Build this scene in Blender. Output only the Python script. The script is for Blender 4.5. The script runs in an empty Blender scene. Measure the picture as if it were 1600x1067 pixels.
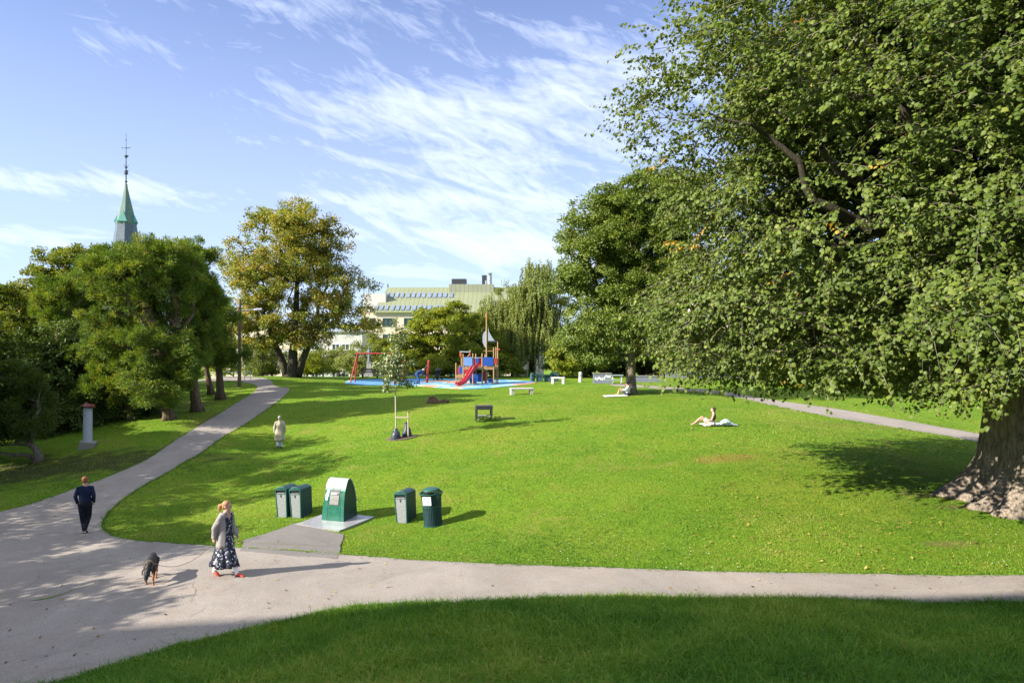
import bpy, bmesh, math, random
import numpy as np
from mathutils import Vector, Matrix, noise as mnoise
from mathutils.geometry import delaunay_2d_cdt
R = math.radians
rng = np.random.default_rng(7)
random.seed(7)
S = bpy.context.scene
COL = S.collection

# ------------------------------------------------------------------ camera
CZ = 5.5                      # eye height above the datum
F = 1067.0                    # focal length in photo pixels
cam_d = bpy.data.cameras.new('camera'); cam = bpy.data.objects.new('camera', cam_d); COL.objects.link(cam)
cam.location = (0, 0, CZ); cam.rotation_euler = (R(90), 0, 0)
cam_d.sensor_width = 36; cam_d.lens = 36*F/1600; cam_d.clip_start = 0.1; cam_d.clip_end = 9000
S.camera = cam

# ------------------------------------------------------------------ light
SUN_EL = 29.0; SUN_AZ = math.degrees(math.atan2(-0.93, -0.37))      # clockwise from +Y
world = bpy.data.worlds.new('World'); S.world = world; world.use_nodes = True
SD = Vector((math.sin(R(SUN_AZ))*math.cos(R(SUN_EL)), math.cos(R(SUN_AZ))*math.cos(R(SUN_EL)), math.sin(R(SUN_EL))))
sun_d = bpy.data.lights.new('sun', 'SUN'); sun_d.energy = 4.6; sun_d.angle = R(0.5); sun_d.color = (1.0, 0.93, 0.83)
sun = bpy.data.objects.new('sun', sun_d); COL.objects.link(sun)
sun.rotation_euler = (-SD).to_track_quat('-Z', 'Y').to_euler()
S.view_settings.view_transform = 'Standard'; S.view_settings.look = 'None'
S.view_settings.exposure = 1.5; S.view_settings.gamma = 1.0; S.view_settings.use_curve_mapping = False

class NT:
    """small node-tree helper"""
    def __init__(s, nt): s.nt = nt; s.n = nt.nodes; s.l = nt.links
    def add(s, t, **kw):
        nd = s.n.new(t)
        for k, v in kw.items():
            if k.startswith('i_'):
                key = k[2:]; key = int(key) if key.isdigit() else key.replace('_', ' ')
                s.put(nd.inputs[key], v)
            else: setattr(nd, k, v)
        return nd
    def put(s, inp, v):
        if isinstance(v, bpy.types.NodeSocket): s.l.new(v, inp)
        elif isinstance(v, bpy.types.Node): s.l.new(v.outputs[0], inp)
        else:
            if isinstance(v, (tuple, list)) and len(v) == 3 and inp.type == 'RGBA': v = (*v, 1)
            inp.default_value = v
    def math(s, op, a, b=0.0, c=None, clamp=False):
        nd = s.n.new('ShaderNodeMath'); nd.operation = op; nd.use_clamp = clamp
        s.put(nd.inputs[0], a); s.put(nd.inputs[1], b)
        if c is not None: s.put(nd.inputs[2], c)
        return nd.outputs[0]
    def mix(s, f, a, b, blend='MIX'):
        nd = s.n.new('ShaderNodeMix'); nd.data_type = 'RGBA'; nd.blend_type = blend
        s.put(nd.inputs[0], f); s.put(nd.inputs[6], a); s.put(nd.inputs[7], b)
        return nd.outputs[2]
    def ramp(s, f, stops, interp='LINEAR'):
        nd = s.n.new('ShaderNodeValToRGB'); s.put(nd.inputs[0], f); cr = nd.color_ramp; cr.interpolation = interp
        while len(cr.elements) < len(stops): cr.elements.new(0.5)
        for e, (p, c) in zip(cr.elements, stops):
            e.position = p; e.color = (*c, 1) if len(c) == 3 else c
        return nd.outputs[0]
    def rng(s, v, a, b, c=0.0, d=1.0, smooth=True):
        nd = s.n.new('ShaderNodeMapRange'); nd.interpolation_type = 'SMOOTHSTEP' if smooth else 'LINEAR'
        s.put(nd.inputs[0], v)
        for i, x in enumerate((a, b, c, d)): s.put(nd.inputs[1+i], x)
        return nd.outputs[0]

# world: sky texture plus thin high cloud laid out by compass direction and height
w = NT(world.node_tree); w.n.clear()
sky = w.add('ShaderNodeTexSky'); sky.sky_type = 'NISHITA'; sky.sun_disc = False
sky.sun_elevation = R(SUN_EL); sky.sun_rotation = R(SUN_AZ % 360); sky.altitude = 50
sky.air_density = 1.0; sky.dust_density = 0.6; sky.ozone_density = 2.2
tc = w.add('ShaderNodeTexCoord'); sp = w.add('ShaderNodeSeparateXYZ', i_0=tc.outputs['Generated'])
dx, dy, dz = sp.outputs
az = w.math('ARCTAN2', dx, dy); el = w.math('ARCSINE', dz)
def cloud(sx, sy, tilt, scale, det, rough, dist, seed):
    u = w.math('ADD', w.math('MULTIPLY', az, math.cos(tilt)), w.math('MULTIPLY', el, math.sin(tilt)))
    v = w.math('SUBTRACT', w.math('MULTIPLY', el, math.cos(tilt)), w.math('MULTIPLY', az, math.sin(tilt)))
    cb = w.add('ShaderNodeCombineXYZ', i_0=w.math('MULTIPLY', u, sx), i_1=w.math('MULTIPLY', v, sy), i_2=seed)
    n = w.add('ShaderNodeTexNoise', i_Vector=cb, i_Scale=scale, i_Detail=det, i_Roughness=rough, i_Distortion=dist)
    return n.outputs[0]
streak = cloud(1.0, 4.6, R(-14), 5.0, 9, 0.60, 0.9, 3.1)
fine = cloud(1.0, 3.0, R(-24), 17.0, 8, 0.66, 1.2, 8.4)
big = cloud(1.0, 2.2, R(-6), 2.2, 3, 0.5, 0.3, 1.7)
low = cloud(1.0, 6.5, R(-2), 3.4, 8, 0.58, 0.5, 5.5)
def blob(a0, e0, ra, re, amp):
    a = w.math('DIVIDE', w.math('SUBTRACT', az, a0), ra); e = w.math('DIVIDE', w.math('SUBTRACT', el, e0), re)
    d = w.math('ADD', w.math('MULTIPLY', a, a), w.math('MULTIPLY', e, e))
    return w.math('MULTIPLY', w.math('EXPONENT', w.math('MULTIPLY', d, -1.0)), amp)
amt = blob(0.02, 0.25, 0.30, 0.14, 0.17)
for b in ((-0.64, 0.195, 0.22, 0.026, 0.26), (-0.66, 0.115, 0.18, 0.03, 0.22), (0.05, 0.13, 0.5, 0.06, 0.13), (-0.2, 0.20, 0.25, 0.012, 0.10), (-0.45, 0.27, 0.12, 0.02, 0.10), (0.05, 0.42, 0.3, 0.06, 0.03),
          (0.12, 0.36, 0.25, 0.07, 0.10), (-0.22, 0.32, 0.18, 0.04, 0.14), (-0.52, 0.36, 0.07, 0.03, .15), (-0.55, 0.46, 0.10, 0.04, .15), (-0.25, 0.44, 0.16, 0.04, .12), (0.0, 0.20, 0.35, 0.09, .07), (-0.3, 0.155, 0.2, 0.02, .10)):
    amt = w.math('ADD', amt, blob(*b))
amt = w.math('ADD', amt, w.rng(el, 0.50, 0.80, 0.0, 0.5))      # cloud added overhead, out of view, to brighten the shaded areas
f = w.math('ADD', w.math('MULTIPLY', streak, 0.50), w.math('MULTIPLY', fine, 0.32))
f = w.math('ADD', f, w.math('MULTIPLY', big, 0.18))
c1 = w.rng(w.math('ADD', f, amt), 0.42, 0.90)
c2 = w.rng(w.math('ADD', low, w.math('MULTIPLY', w.rng(el, 0.02, 0.20, 1, 0), 0.17)), 0.56, 0.78)
cf = w.math('MAXIMUM', c1, w.math('MULTIPLY', c2, 0.8))
cf = w.math('MULTIPLY', cf, w.rng(el, -0.02, 0.02))
veil = w.math('MAXIMUM', w.math('MULTIPLY', cf, 0.76), w.rng(el, 0.0, 0.62, 0.50, 0.11))
skyc = w.mix(1.0, sky.outputs[0], (0.37, 0.70, 1.26), 'MULTIPLY')
skym = w.mix(veil, skyc, (8.2, 8.9, 10.4))
bg = w.add('ShaderNodeBackground', i_Color=skym, i_Strength=0.055)
w.l.new(bg.outputs[0], w.add('ShaderNodeOutputWorld').inputs[0])

# ------------------------------------------------------------------ materials
def mat(name):
    m = bpy.data.materials.new(name); m.use_nodes = True
    t = NT(m.node_tree); t.n.clear()
    out = t.add('ShaderNodeOutputMaterial')
    return m, t, out
def simple(name, col, rough=0.6, metal=0.0, var=0.12, scale=6.0, bump=0.0, bscale=60.0, spec=0.4):
    m, t, out = mat(name)
    tcn = t.add('ShaderNodeTexCoord')
    n = t.add('ShaderNodeTexNoise', i_Vector=tcn.outputs['Object'], i_Scale=scale, i_Detail=5.0, i_Roughness=0.65)
    c = t.mix(n.outputs[0], tuple(x*(1-var*1.6) for x in col), tuple(min(1, x*(1+var*1.6)) for x in col))
    b = t.add('ShaderNodeBsdfPrincipled', i_Base_Color=c, i_Metallic=metal, i_Specular_IOR_Level=spec)
    t.put(b.inputs['Roughness'], t.rng(n.outputs[0], 0.3, 0.7, max(0, rough-0.08), min(1, rough+0.08)))
    if bump:
        n2 = t.add('ShaderNodeTexNoise', i_Vector=tcn.outputs['Object'], i_Scale=bscale, i_Detail=4.0)
        bp = t.add('ShaderNodeBump', i_Strength=bump, i_Distance=0.02, i_Height=n2.outputs[0]); t.put(b.inputs['Normal'], bp)
    t.l.new(b.outputs[0], out.inputs[0])
    return m
def leaf_mat(name, stops, trans=0.38, rough=0.55, gloss=0.06, ycol=(1.25, 1.15, 0.45)):
    m, t, out = mat(name)
    a = t.add('ShaderNodeAttribute', attribute_name='tint')
    c = t.ramp(a.outputs['Fac'], stops)
    d = t.add('ShaderNodeBsdfDiffuse', i_Color=c)
    tl = t.add('ShaderNodeBsdfTranslucent', i_Color=t.mix(1.0, c, ycol, 'MULTIPLY'))
    g = t.add('ShaderNodeBsdfGlossy', i_Color=(1, 1, 1), i_Roughness=rough)
    m1 = t.add('ShaderNodeMixShader', i_0=trans, i_1=d, i_2=tl)
    m2 = t.add('ShaderNodeMixShader', i_0=gloss, i_1=m1, i_2=g)
    t.l.new(m2.outputs[0], out.inputs[0])
    return m
def bark_mat(name, c0, c1, sc=1.0, bump=0.6):
    m, t, out = mat(name)
    tcn = t.add('ShaderNodeTexCoord')
    mp = t.add('ShaderNodeMapping', i_Vector=tcn.outputs['Object'], i_Scale=(9*sc, 9*sc, 1.6*sc))
    n = t.add('ShaderNodeTexNoise', i_Vector=mp, i_Scale=1.6, i_Detail=8.0, i_Roughness=0.72, i_Distortion=0.5)
    n2 = t.add('ShaderNodeTexNoise', i_Vector=tcn.outputs['Object'], i_Scale=1.3, i_Detail=4.0)
    n3 = t.add('ShaderNodeTexNoise', i_Vector=tcn.outputs['Object'], i_Scale=22*sc, i_Detail=6.0, i_Roughness=0.8)
    f = t.math('ADD', t.math('MULTIPLY', n.outputs[0], 0.7), t.math('MULTIPLY', n3.outputs[0], 0.3))
    c = t.mix(t.rng(f, 0.38, 0.62), c0, c1)
    c = t.mix(t.math('MULTIPLY', n2.outputs[0], 0.35), c, (0.10, 0.11, 0.06))
    b = t.add('ShaderNodeBsdfPrincipled', i_Base_Color=c, i_Roughness=0.95, i_Specular_IOR_Level=0.1)
    bp = t.add('ShaderNodeBump', i_Strength=bump, i_Distance=0.10/sc, i_Height=f); t.put(b.inputs['Normal'], bp)
    t.l.new(b.outputs[0], out.inputs[0])
    return m

# ------------------------------------------------------------------ object helpers
def tag(o, label=None, cat=None, group=None, kind=None):
    if label: o['label'] = label
    if cat: o['category'] = cat
    if group: o['group'] = group
    if kind: o['kind'] = kind
    return o
def thing(name, loc, label, cat, rz=0.0, group=None, tilt=(0, 0)):
    o = bpy.data.objects.new(name, None); o.empty_display_size = 0.2; COL.objects.link(o)
    o.location = loc; o.rotation_euler = (tilt[0], tilt[1], rz)
    return tag(o, label, cat, group)
def link(name, me, m, parent=None, smooth=None):
    o = bpy.data.objects.new(name, me); COL.objects.link(o)
    if m is not None:
        for k in (m if isinstance(m, (list, tuple)) else [m]): me.materials.append(k)
    if parent is not None: o.parent = parent
    if smooth: me.polygons.foreach_set('use_smooth', [True]*len(me.polygons))
    return o
def obj(name, bm, m, parent=None, smooth=False, bevel=0.0):
    me = bpy.data.meshes.new(name)
    bmesh.ops.recalc_face_normals(bm, faces=bm.faces[:])
    bm.to_mesh(me); bm.free()
    o = link(name, me, m, parent, smooth)
    if bevel:
        b = o.modifiers.new('bevel', 'BEVEL'); b.width = bevel; b.segments = 2; b.limit_method = 'ANGLE'
    return o
def copy_tree(o, parent=None):
    c = o.copy(); COL.objects.link(c); c.parent = parent
    for ch in list(o.children): copy_tree(ch, c)
    return c
def array_mesh(name, verts, faces_flat, nper, tint=None, smooth=False):
    """mesh from numpy arrays; every face has nper corners"""
    me = bpy.data.meshes.new(name)
    nv = len(verts); nf = len(faces_flat)//nper
    me.vertices.add(nv); me.vertices.foreach_set('co', np.ascontiguousarray(verts, dtype=np.float32).ravel())
    me.loops.add(nf*nper); me.loops.foreach_set('vertex_index', np.ascontiguousarray(faces_flat, dtype=np.int32))
    me.polygons.add(nf); me.polygons.foreach_set('loop_start', np.arange(0, nf*nper, nper, dtype=np.int32))
    if smooth: me.polygons.foreach_set('use_smooth', np.ones(nf, dtype=bool))
    if tint is not None:
        a = me.attributes.new('tint', 'FLOAT', 'FACE'); a.data.foreach_set('value', np.ascontiguousarray(tint, dtype=np.float32))
    me.update(calc_edges=True)
    return me
def box(bm, c, s, rz=0.0, mtx=None):
    m = Matrix.Translation(c) @ Matrix.Rotation(rz, 4, 'Z') @ Matrix.Diagonal((s[0], s[1], s[2], 1))
    if mtx is not None: m = mtx @ m
    return bmesh.ops.create_cube(bm, size=1.0, matrix=m)['verts']
def cyl(bm, p0, p1, r0, r1=None, n=12, cap=True):
    p0 = Vector(p0); p1 = Vector(p1); r1 = r0 if r1 is None else r1
    d = p1-p0; q = d.to_track_quat('Z', 'Y').to_matrix().to_4x4()
    return bmesh.ops.create_cone(bm, cap_ends=cap, segments=n, radius1=r0, radius2=r1, depth=d.length,
                                 matrix=Matrix.Translation((p0+p1)/2) @ q)['verts']
def ball(bm, c, r, n=12):
    if not isinstance(r, (tuple, list)): r = (r, r, r)
    return bmesh.ops.create_uvsphere(bm, u_segments=n, v_segments=max(6, n*2//3), radius=1.0,
                                     matrix=Matrix.Translation(c) @ Matrix.Diagonal((*r, 1)))['verts']
def loft(bm, pts, rad, side=None, n=12, capr=True):
    """tapered tube; rad items are r or (r_side, r_depth); side = fixed side axis"""
    P = [Vector(p) for p in pts]; rad = [r if isinstance(r, (tuple, list)) else (r, r) for r in rad]
    T = []
    for i in range(len(P)):
        T.append((P[min(i+1, len(P)-1)]-P[max(i-1, 0)]).normalized())
    if capr:
        PP, RR, TT = [], [], []
        for a in (0.0, 0.5, 0.85):
            k = a; h = math.sqrt(1-(1-k)**2) if k > 0 else 0.08
            PP.append(P[0]-T[0]*min(rad[0])*(1-k)); RR.append((rad[0][0]*h, rad[0][1]*h)); TT.append(T[0])
        PP += P; RR += rad; TT += T
        for a in (0.85, 0.5, 0.0):
            k = a; h = math.sqrt(1-(1-k)**2) if k > 0 else 0.08
            PP.append(P[-1]+T[-1]*min(rad[-1])*(1-k)); RR.append((rad[-1][0]*h, rad[-1][1]*h)); TT.append(T[-1])
        P, rad, T = PP, RR, TT
    rings = []; prev = Vector(side) if side else None
    for p, r, t in zip(P, rad, T):
        if prev is None: prev = t.orthogonal()
        s = prev-t*prev.dot(t)
        if s.length < 1e-4: s = t.orthogonal()
        s.normalize()
        if side is None: prev = s
        u = t.cross(s)
        rings.append([bm.verts.new(p+s*(r[0]*math.cos(2*math.pi*k/n))+u*(r[1]*math.sin(2*math.pi*k/n))) for k in range(n)])
    for a, b in zip(rings, rings[1:]):
        for k in range(n): bm.faces.new((a[k], a[(k+1) % n], b[(k+1) % n], b[k]))
    bm.faces.new(rings[0][::-1]); bm.faces.new(rings[-1])
    return rings
def prism(bm, pts, d0, d1, axis='Y'):
    """extrude a 2-D outline: axis Y -> points are (x, z)"""
    def mk(p, d):
        return (p[0], d, p[1]) if axis == 'Y' else ((d, p[0], p[1]) if axis == 'X' else (p[0], p[1], d))
    a = [bm.verts.new(mk(p, d0)) for p in pts]; b = [bm.verts.new(mk(p, d1)) for p in pts]
    bm.faces.new(a); bm.faces.new(b[::-1])
    for i in range(len(pts)):
        j = (i+1) % len(pts); bm.faces.new((a[i], a[j], b[j], b[i]))
def remesh(bm, voxel, smooth=4, extra=None):
    me = bpy.data.meshes.new('tmp'); bmesh.ops.recalc_face_normals(bm, faces=bm.faces[:]); bm.to_mesh(me); bm.free()
    o = bpy.data.objects.new('tmp', me); COL.objects.link(o)
    r = o.modifiers.new('r', 'REMESH'); r.mode = 'VOXEL'; r.voxel_size = voxel
    if smooth:
        s = o.modifiers.new('s', 'SMOOTH'); s.factor = 0.5; s.iterations = smooth
    dg = bpy.context.evaluated_depsgraph_get(); dg.update()
    out = bpy.data.meshes.new_from_object(o.evaluated_get(dg))
    bpy.data.objects.remove(o); bpy.data.meshes.remove(me)
    out.materials.clear()
    out.polygons.foreach_set('use_smooth', [True]*len(out.polygons))
    return out

# ------------------------------------------------------------------ terrain
CP = [  # photo x, photo y, distance
 (133,835,20.8),(350,901,15.2),(437,700,34.5),(440,808,21.8),(520,815,21.2),(625,815,21.0),(675,820,20.6),
 (530,866,17.2),(800,882,15.9),(1200,896,15.0),(1600,899,14.6),(0,800,23.6),(158,822,21.6),(0,900,16.6),(0,1067,10.6),
 (240,1022,11.5),(440,972,12.65),(640,942,13.45),(622,685,31),(755,655,35),(1115,667,30),(985,615,44.5),(815,616,47.8),
 (1180,620,44.4),(1300,652,35),(1525,690,29.3),(1560,785,20),(1300,760,21),(1000,750,22.7),(800,750,23.6),(1000,820,18.6),
 (1500,850,16.5),(550,597,60),(780,603,56),(800,592,65),(457,589,61),(430,606,51),(265,655,38),(308,643,41),(345,625,46),
 (137,697,34),(265,697,33),(300,730,28.5),(800,588,71),(1000,588,70),(1250,600,60),(620,588,71),(330,592,58),(350,770,26),
 (560,740,26),(700,700,29),(900,690,29),(660,630,43),(530,640,42),(930,640,38),(60,723,32),(1450,640,40)]
def W(px, py, Y): return Vector(((px-800)/F*Y, Y, CZ-(py-533.5)/F*Y))
pts = [W(*c) for c in CP]
for X, Y, z in ((0,13.3,-5.1),(4,13.4,-5.08),(8,13.2,-5.05),(12,13.0,-5.0),(-1.2,13.3,-5.12),
                (0,12.0,-4.56),(4.3,11.6,-4.48),(8.4,11.0,-4.52),(-1.3,12.2,-4.75),(12,10.8,-4.4),
                (0,7.4,-3.70),(5.5,7.4,-3.70),(-3.2,8.6,-4.30),(-4.9,9.3,-4.66),(-7,10.4,-5.22),(0,2,-2.6),(0,-4,-2.2),(8,0,-2.4),(-10,2,-4.4),(-20,5,-5.4),(-12,-6,-4),(16,5,-3.4),
                (-14,12,-5.6),(-30,15,-6),(-34,30,-6.2),(-40,45,-6.3),(-50,60,-6.5),(-35,60,-4.6),(24,16,-4.7),(30,30,-4.5),(34,50,-3.9),(45,65,-3.6),(-20,78,-4.2),(0,80,-4.0),(30,80,-4.2),(25,8,-4.2),(50,20,-5),(-50,5,-6.4)):
    pts.append(Vector((X, Y, CZ+z)))
PX = np.array([[p.x, p.y] for p in pts]); PZ = np.array([p.z for p in pts])
def tps(r2): return np.where(r2 > 1e-9, 0.5*r2*np.log(np.maximum(r2, 1e-9)), 0.0)
n_ = len(PX); K = tps(((PX[:, None]-PX[None])**2).sum(-1)) + np.eye(n_)*1.5
Pm = np.c_[np.ones(n_), PX]; A_ = np.zeros((n_+3, n_+3)); A_[:n_, :n_] = K; A_[:n_, n_:] = Pm; A_[n_:, :n_] = Pm.T
sol = np.linalg.solve(A_, np.r_[PZ, 0, 0, 0])
def smooth01(t): t = np.clip(t, 0, 1); return t*t*(3-2*t)
def terr(x, y):
    x = np.atleast_1d(np.asarray(x, float)); y = np.atleast_1d(np.asarray(y, float)); sh = x.shape
    q = np.c_[x.ravel(), y.ravel()]; z = np.empty(len(q))
    cx = np.clip(q[:, 0], -52, 48); cy = np.clip(q[:, 1], -8, 84)
    for i in range(0, len(q), 20000):
        qq = np.c_[cx[i:i+20000], cy[i:i+20000]]
        k = tps(((qq[:, None]-PX[None])**2).sum(-1))
        z[i:i+20000] = k @ sol[:n_] + np.c_[np.ones(len(qq)), qq] @ sol[n_:]
    far = smooth01((q[:, 1]-76)/34); side = smooth01((np.abs(q[:, 0])-45)/30); back = smooth01((-q[:, 1]-2)/20)
    k = np.maximum(np.maximum(far, side), back)
    z = z*(1-k) + (CZ-9.0)*k
    return z.reshape(sh)
def tz(x, y): return float(terr(x, y)[0])
_YY = np.concatenate([np.arange(6, 40, 0.04), np.arange(40, 95, 0.1)])
def gp(px, py):
    """point of the ground seen at a photo pixel"""
    X = (px-800)/F*_YY; Z = CZ-(py-533.5)/F*_YY
    d = Z-terr(X, _YY); k = np.argmax(d < 0)
    if d[k] >= 0: k = len(_YY)-1
    a = _YY[max(k-1, 0)]; Y = a + (_YY[k]-a)*d[k-1]/(d[k-1]-d[k]+1e-9) if k > 0 else a
    x = (px-800)/F*Y
    return Vector((x, Y, tz(x, Y)))
def on(x, y, dz=0.0): return Vector((x, y, tz(x, y)+dz))

# ------------------------------------------------------------------ ground
def axis(lo, hi, fine_lo, fine_hi, h, grow=1.25):
    a = list(np.arange(fine_lo, fine_hi+h/2, h)); s = h
    while a[-1] < hi: s *= grow; a.append(min(hi, a[-1]+s))
    s = h
    while a[0] > lo: s *= grow; a.insert(0, max(lo, a[0]-s))
    return np.array(a)
def lawn_mat():
    m, t, out = mat('lawn_grass')
    tcn = t.add('ShaderNodeTexCoord'); O = tcn.outputs['Object']
    big = t.add('ShaderNodeTexNoise', i_Vector=O, i_Scale=0.16, i_Detail=4.0, i_Roughness=0.6)
    mid = t.add('ShaderNodeTexNoise', i_Vector=O, i_Scale=1.1, i_Detail=6.0, i_Roughness=0.65)
    fin = t.add('ShaderNodeTexNoise', i_Vector=O, i_Scale=16.0, i_Detail=6.0, i_Roughness=0.8)
    hf = t.add('ShaderNodeTexNoise', i_Vector=O, i_Scale=60.0, i_Detail=3.0, i_Roughness=0.8)
    c = t.ramp(t.rng(big.outputs[0], 0.3, 0.7, smooth=False), [(0.0, (0.115, 0.225, 0.014)), (0.5, (0.160, 0.265, 0.017)), (1.0, (0.235, 0.290, 0.028))])
    c = t.mix(t.rng(mid.outputs[0], 0.48, 0.70, 0, 0.75), c, (0.215, 0.240, 0.030))
    c = t.mix(t.rng(mid.outputs[0], 0.50, 0.30, 0, 0.5), c, (0.080, 0.165, 0.014))
    c = t.mix(t.rng(fin.outputs[0], 0.52, 0.40, 0, 0.75), c, (0.040, 0.095, 0.008))
    c = t.mix(t.rng(fin.outputs[0], 0.55, 0.75, 0, 0.7), c, (0.28, 0.32, 0.05))
    # worn, dry places
    worn = t.add('ShaderNodeTexNoise', i_Vector=O, i_Scale=0.42, i_Detail=7.0, i_Roughness=0.72, i_Distortion=0.6)
    c = t.mix(t.rng(worn.outputs[0], 0.54, 0.72, 0, 0.75), c, (0.27, 0.235, 0.06))
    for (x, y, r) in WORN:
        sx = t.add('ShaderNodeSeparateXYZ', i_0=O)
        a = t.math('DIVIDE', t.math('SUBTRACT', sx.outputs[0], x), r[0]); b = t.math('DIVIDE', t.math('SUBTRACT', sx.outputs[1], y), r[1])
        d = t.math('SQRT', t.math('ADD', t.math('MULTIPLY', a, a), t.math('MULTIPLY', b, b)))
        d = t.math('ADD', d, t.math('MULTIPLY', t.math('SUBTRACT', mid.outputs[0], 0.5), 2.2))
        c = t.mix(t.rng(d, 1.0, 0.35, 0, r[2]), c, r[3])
    b = t.add('ShaderNodeBsdfPrincipled', i_Base_Color=c, i_Roughness=0.9, i_Specular_IOR_Level=0.08)
    h = t.math('ADD', t.math('MULTIPLY', fin.outputs[0], 0.6), t.math('MULTIPLY', hf.outputs[0], 0.4))
    h = t.math('ADD', h, t.math('MULTIPLY', mid.outputs[0], 0.8))
    bp = t.add('ShaderNodeBump', i_Strength=0.9, i_Distance=0.10, i_Height=h); t.put(b.inputs['Normal'], bp)
    t.l.new(b.outputs[0], out.inputs[0])
    return m
def wp(px, py, rx, ry, k, col):
    p = gp(px, py); return (p.x, p.y, (rx, ry, k, col))
dirt = (0.20, 0.125, 0.07)
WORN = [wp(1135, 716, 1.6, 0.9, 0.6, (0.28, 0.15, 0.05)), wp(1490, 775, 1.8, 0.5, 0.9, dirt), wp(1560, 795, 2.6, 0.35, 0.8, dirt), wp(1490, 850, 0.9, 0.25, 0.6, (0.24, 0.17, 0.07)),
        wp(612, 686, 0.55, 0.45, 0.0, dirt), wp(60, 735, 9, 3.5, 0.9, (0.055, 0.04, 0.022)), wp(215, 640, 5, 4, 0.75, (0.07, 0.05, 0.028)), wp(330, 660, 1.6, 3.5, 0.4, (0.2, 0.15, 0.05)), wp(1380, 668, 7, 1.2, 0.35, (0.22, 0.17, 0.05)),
        wp(1290, 640, 3, 1, 0.35, (0.22, 0.17, 0.05)), wp(390, 845, 0.8, 0.5, 0.6, dirt), wp(790, 652, 0.7, .5, .5, dirt), wp(680, 628, 0.9, .6, .7, dirt)]
xs = axis(-4200, 4200, -46, 44, 0.45); ys = axis(-900, 7000, -8, 90, 0.45)
GX, GY = np.meshgrid(xs, ys); GZ = terr(GX, GY)
nx, ny = len(xs), len(ys)
idx = (np.arange(ny-1)[:, None]*nx+np.arange(nx-1)[None]).ravel()
fc = np.stack([idx, idx+1, idx+nx+1, idx+nx], 1).ravel()
me = array_mesh('lawn', np.stack([GX.ravel(), GY.ravel(), GZ.ravel()], 1), fc, 4, smooth=True)
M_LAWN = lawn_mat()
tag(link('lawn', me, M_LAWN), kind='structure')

def spline(P, step=0.35, closed=True):
    """Catmull-Rom through plan points (x, y)"""
    P = [Vector((p[0], p[1])) for p in P]; n = len(P); out = []
    for i in range(n if closed else n-1):
        a, b, c, d = (P[(i-1) % n], P[i], P[(i+1) % n], P[(i+2) % n]) if closed else (P[max(i-1, 0)], P[i], P[i+1], P[min(i+2, n-1)])
        k = max(1, int((c-b).length/step))
        for j in range(k):
            t = j/k; t2 = t*t; t3 = t2*t
            out.append(0.5*((2*b)+(c-a)*t+(2*a-5*b+4*c-d)*t2+(3*b-a-3*c+d)*t3))
    if not closed: out.append(P[-1])
    return out
def pip(x, y, poly):
    """points in polygon, vectorised"""
    P = np.array([[p[0], p[1]] for p in poly]); ins = np.zeros(len(x), bool)
    x0, y0 = P[-1]
    for x1, y1 in P:
        c = ((y1 > y) != (y0 > y))
        with np.errstate(divide='ignore', invalid='ignore'):
            ins ^= c & (x < (x0-x1)*(y-y1)/(y0-y1+1e-12)+x1)
        x0, y0 = x1, y1
    return ins
def sheet(name, poly, dz, m, grid=0.5, edge_drop=0.05, jitter=0.0):
    """a sheet of paving draped over the ground inside a plan outline"""
    poly = [Vector((p[0], p[1])) for p in poly]
    if jitter:
        poly = [p+Vector((mnoise.noise((p.x*1.7, p.y*1.7, 3))+0.6*mnoise.noise((p.x*5, p.y*5, 9)), mnoise.noise((p.x*1.7, p.y*1.7, 7))+0.6*mnoise.noise((p.x*5, p.y*5, 4))))*jitter for p in poly]
    X = [p.x for p in poly]; Y = [p.y for p in poly]
    gx, gy = np.meshgrid(np.arange(min(X), max(X), grid), np.arange(min(Y), max(Y), grid)); gx = gx.ravel(); gy = gy.ravel()
    k = pip(gx, gy, poly); inner = [Vector((a, b)) for a, b in zip(gx[k], gy[k])]
    n = len(poly)
    vs, es, fs, _, _, _ = delaunay_2d_cdt(poly+inner, [(i, (i+1) % n) for i in range(n)], [], 1, 1e-5)
    cx = np.array([sum(vs[i].x for i in f)/3 for f in fs]); cy = np.array([sum(vs[i].y for i in f)/3 for f in fs])
    keep = pip(cx, cy, poly)
    zz = terr([v.x for v in vs], [v.y for v in vs])+dz
    bm = bmesh.new(); V = [bm.verts.new((v.x, v.y, z)) for v, z in zip(vs, zz)]
    for f, k_ in zip(fs, keep):
        if k_:
            try: bm.faces.new([V[i] for i in f])
            except ValueError: pass
    for v in [v for v in bm.verts if not v.link_faces]: bm.verts.remove(v)
    for f in bm.faces:
        f.normal_update()
        if f.normal.z < 0: f.normal_flip()
    be = [e for e in bm.edges if e.is_boundary]
    r = bmesh.ops.extrude_edge_only(bm, edges=be)
    for v in [g for g in r['geom'] if isinstance(g, bmesh.types.BMVert)]: v.co.z -= edge_drop
    bmesh.ops.split_edges(bm, edges=[e for e in be if e.is_valid])
    me = bpy.data.meshes.new(name); bm.to_mesh(me); bm.free()
    return tag(link(name, me, m, smooth=True), kind='structure'), poly

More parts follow.
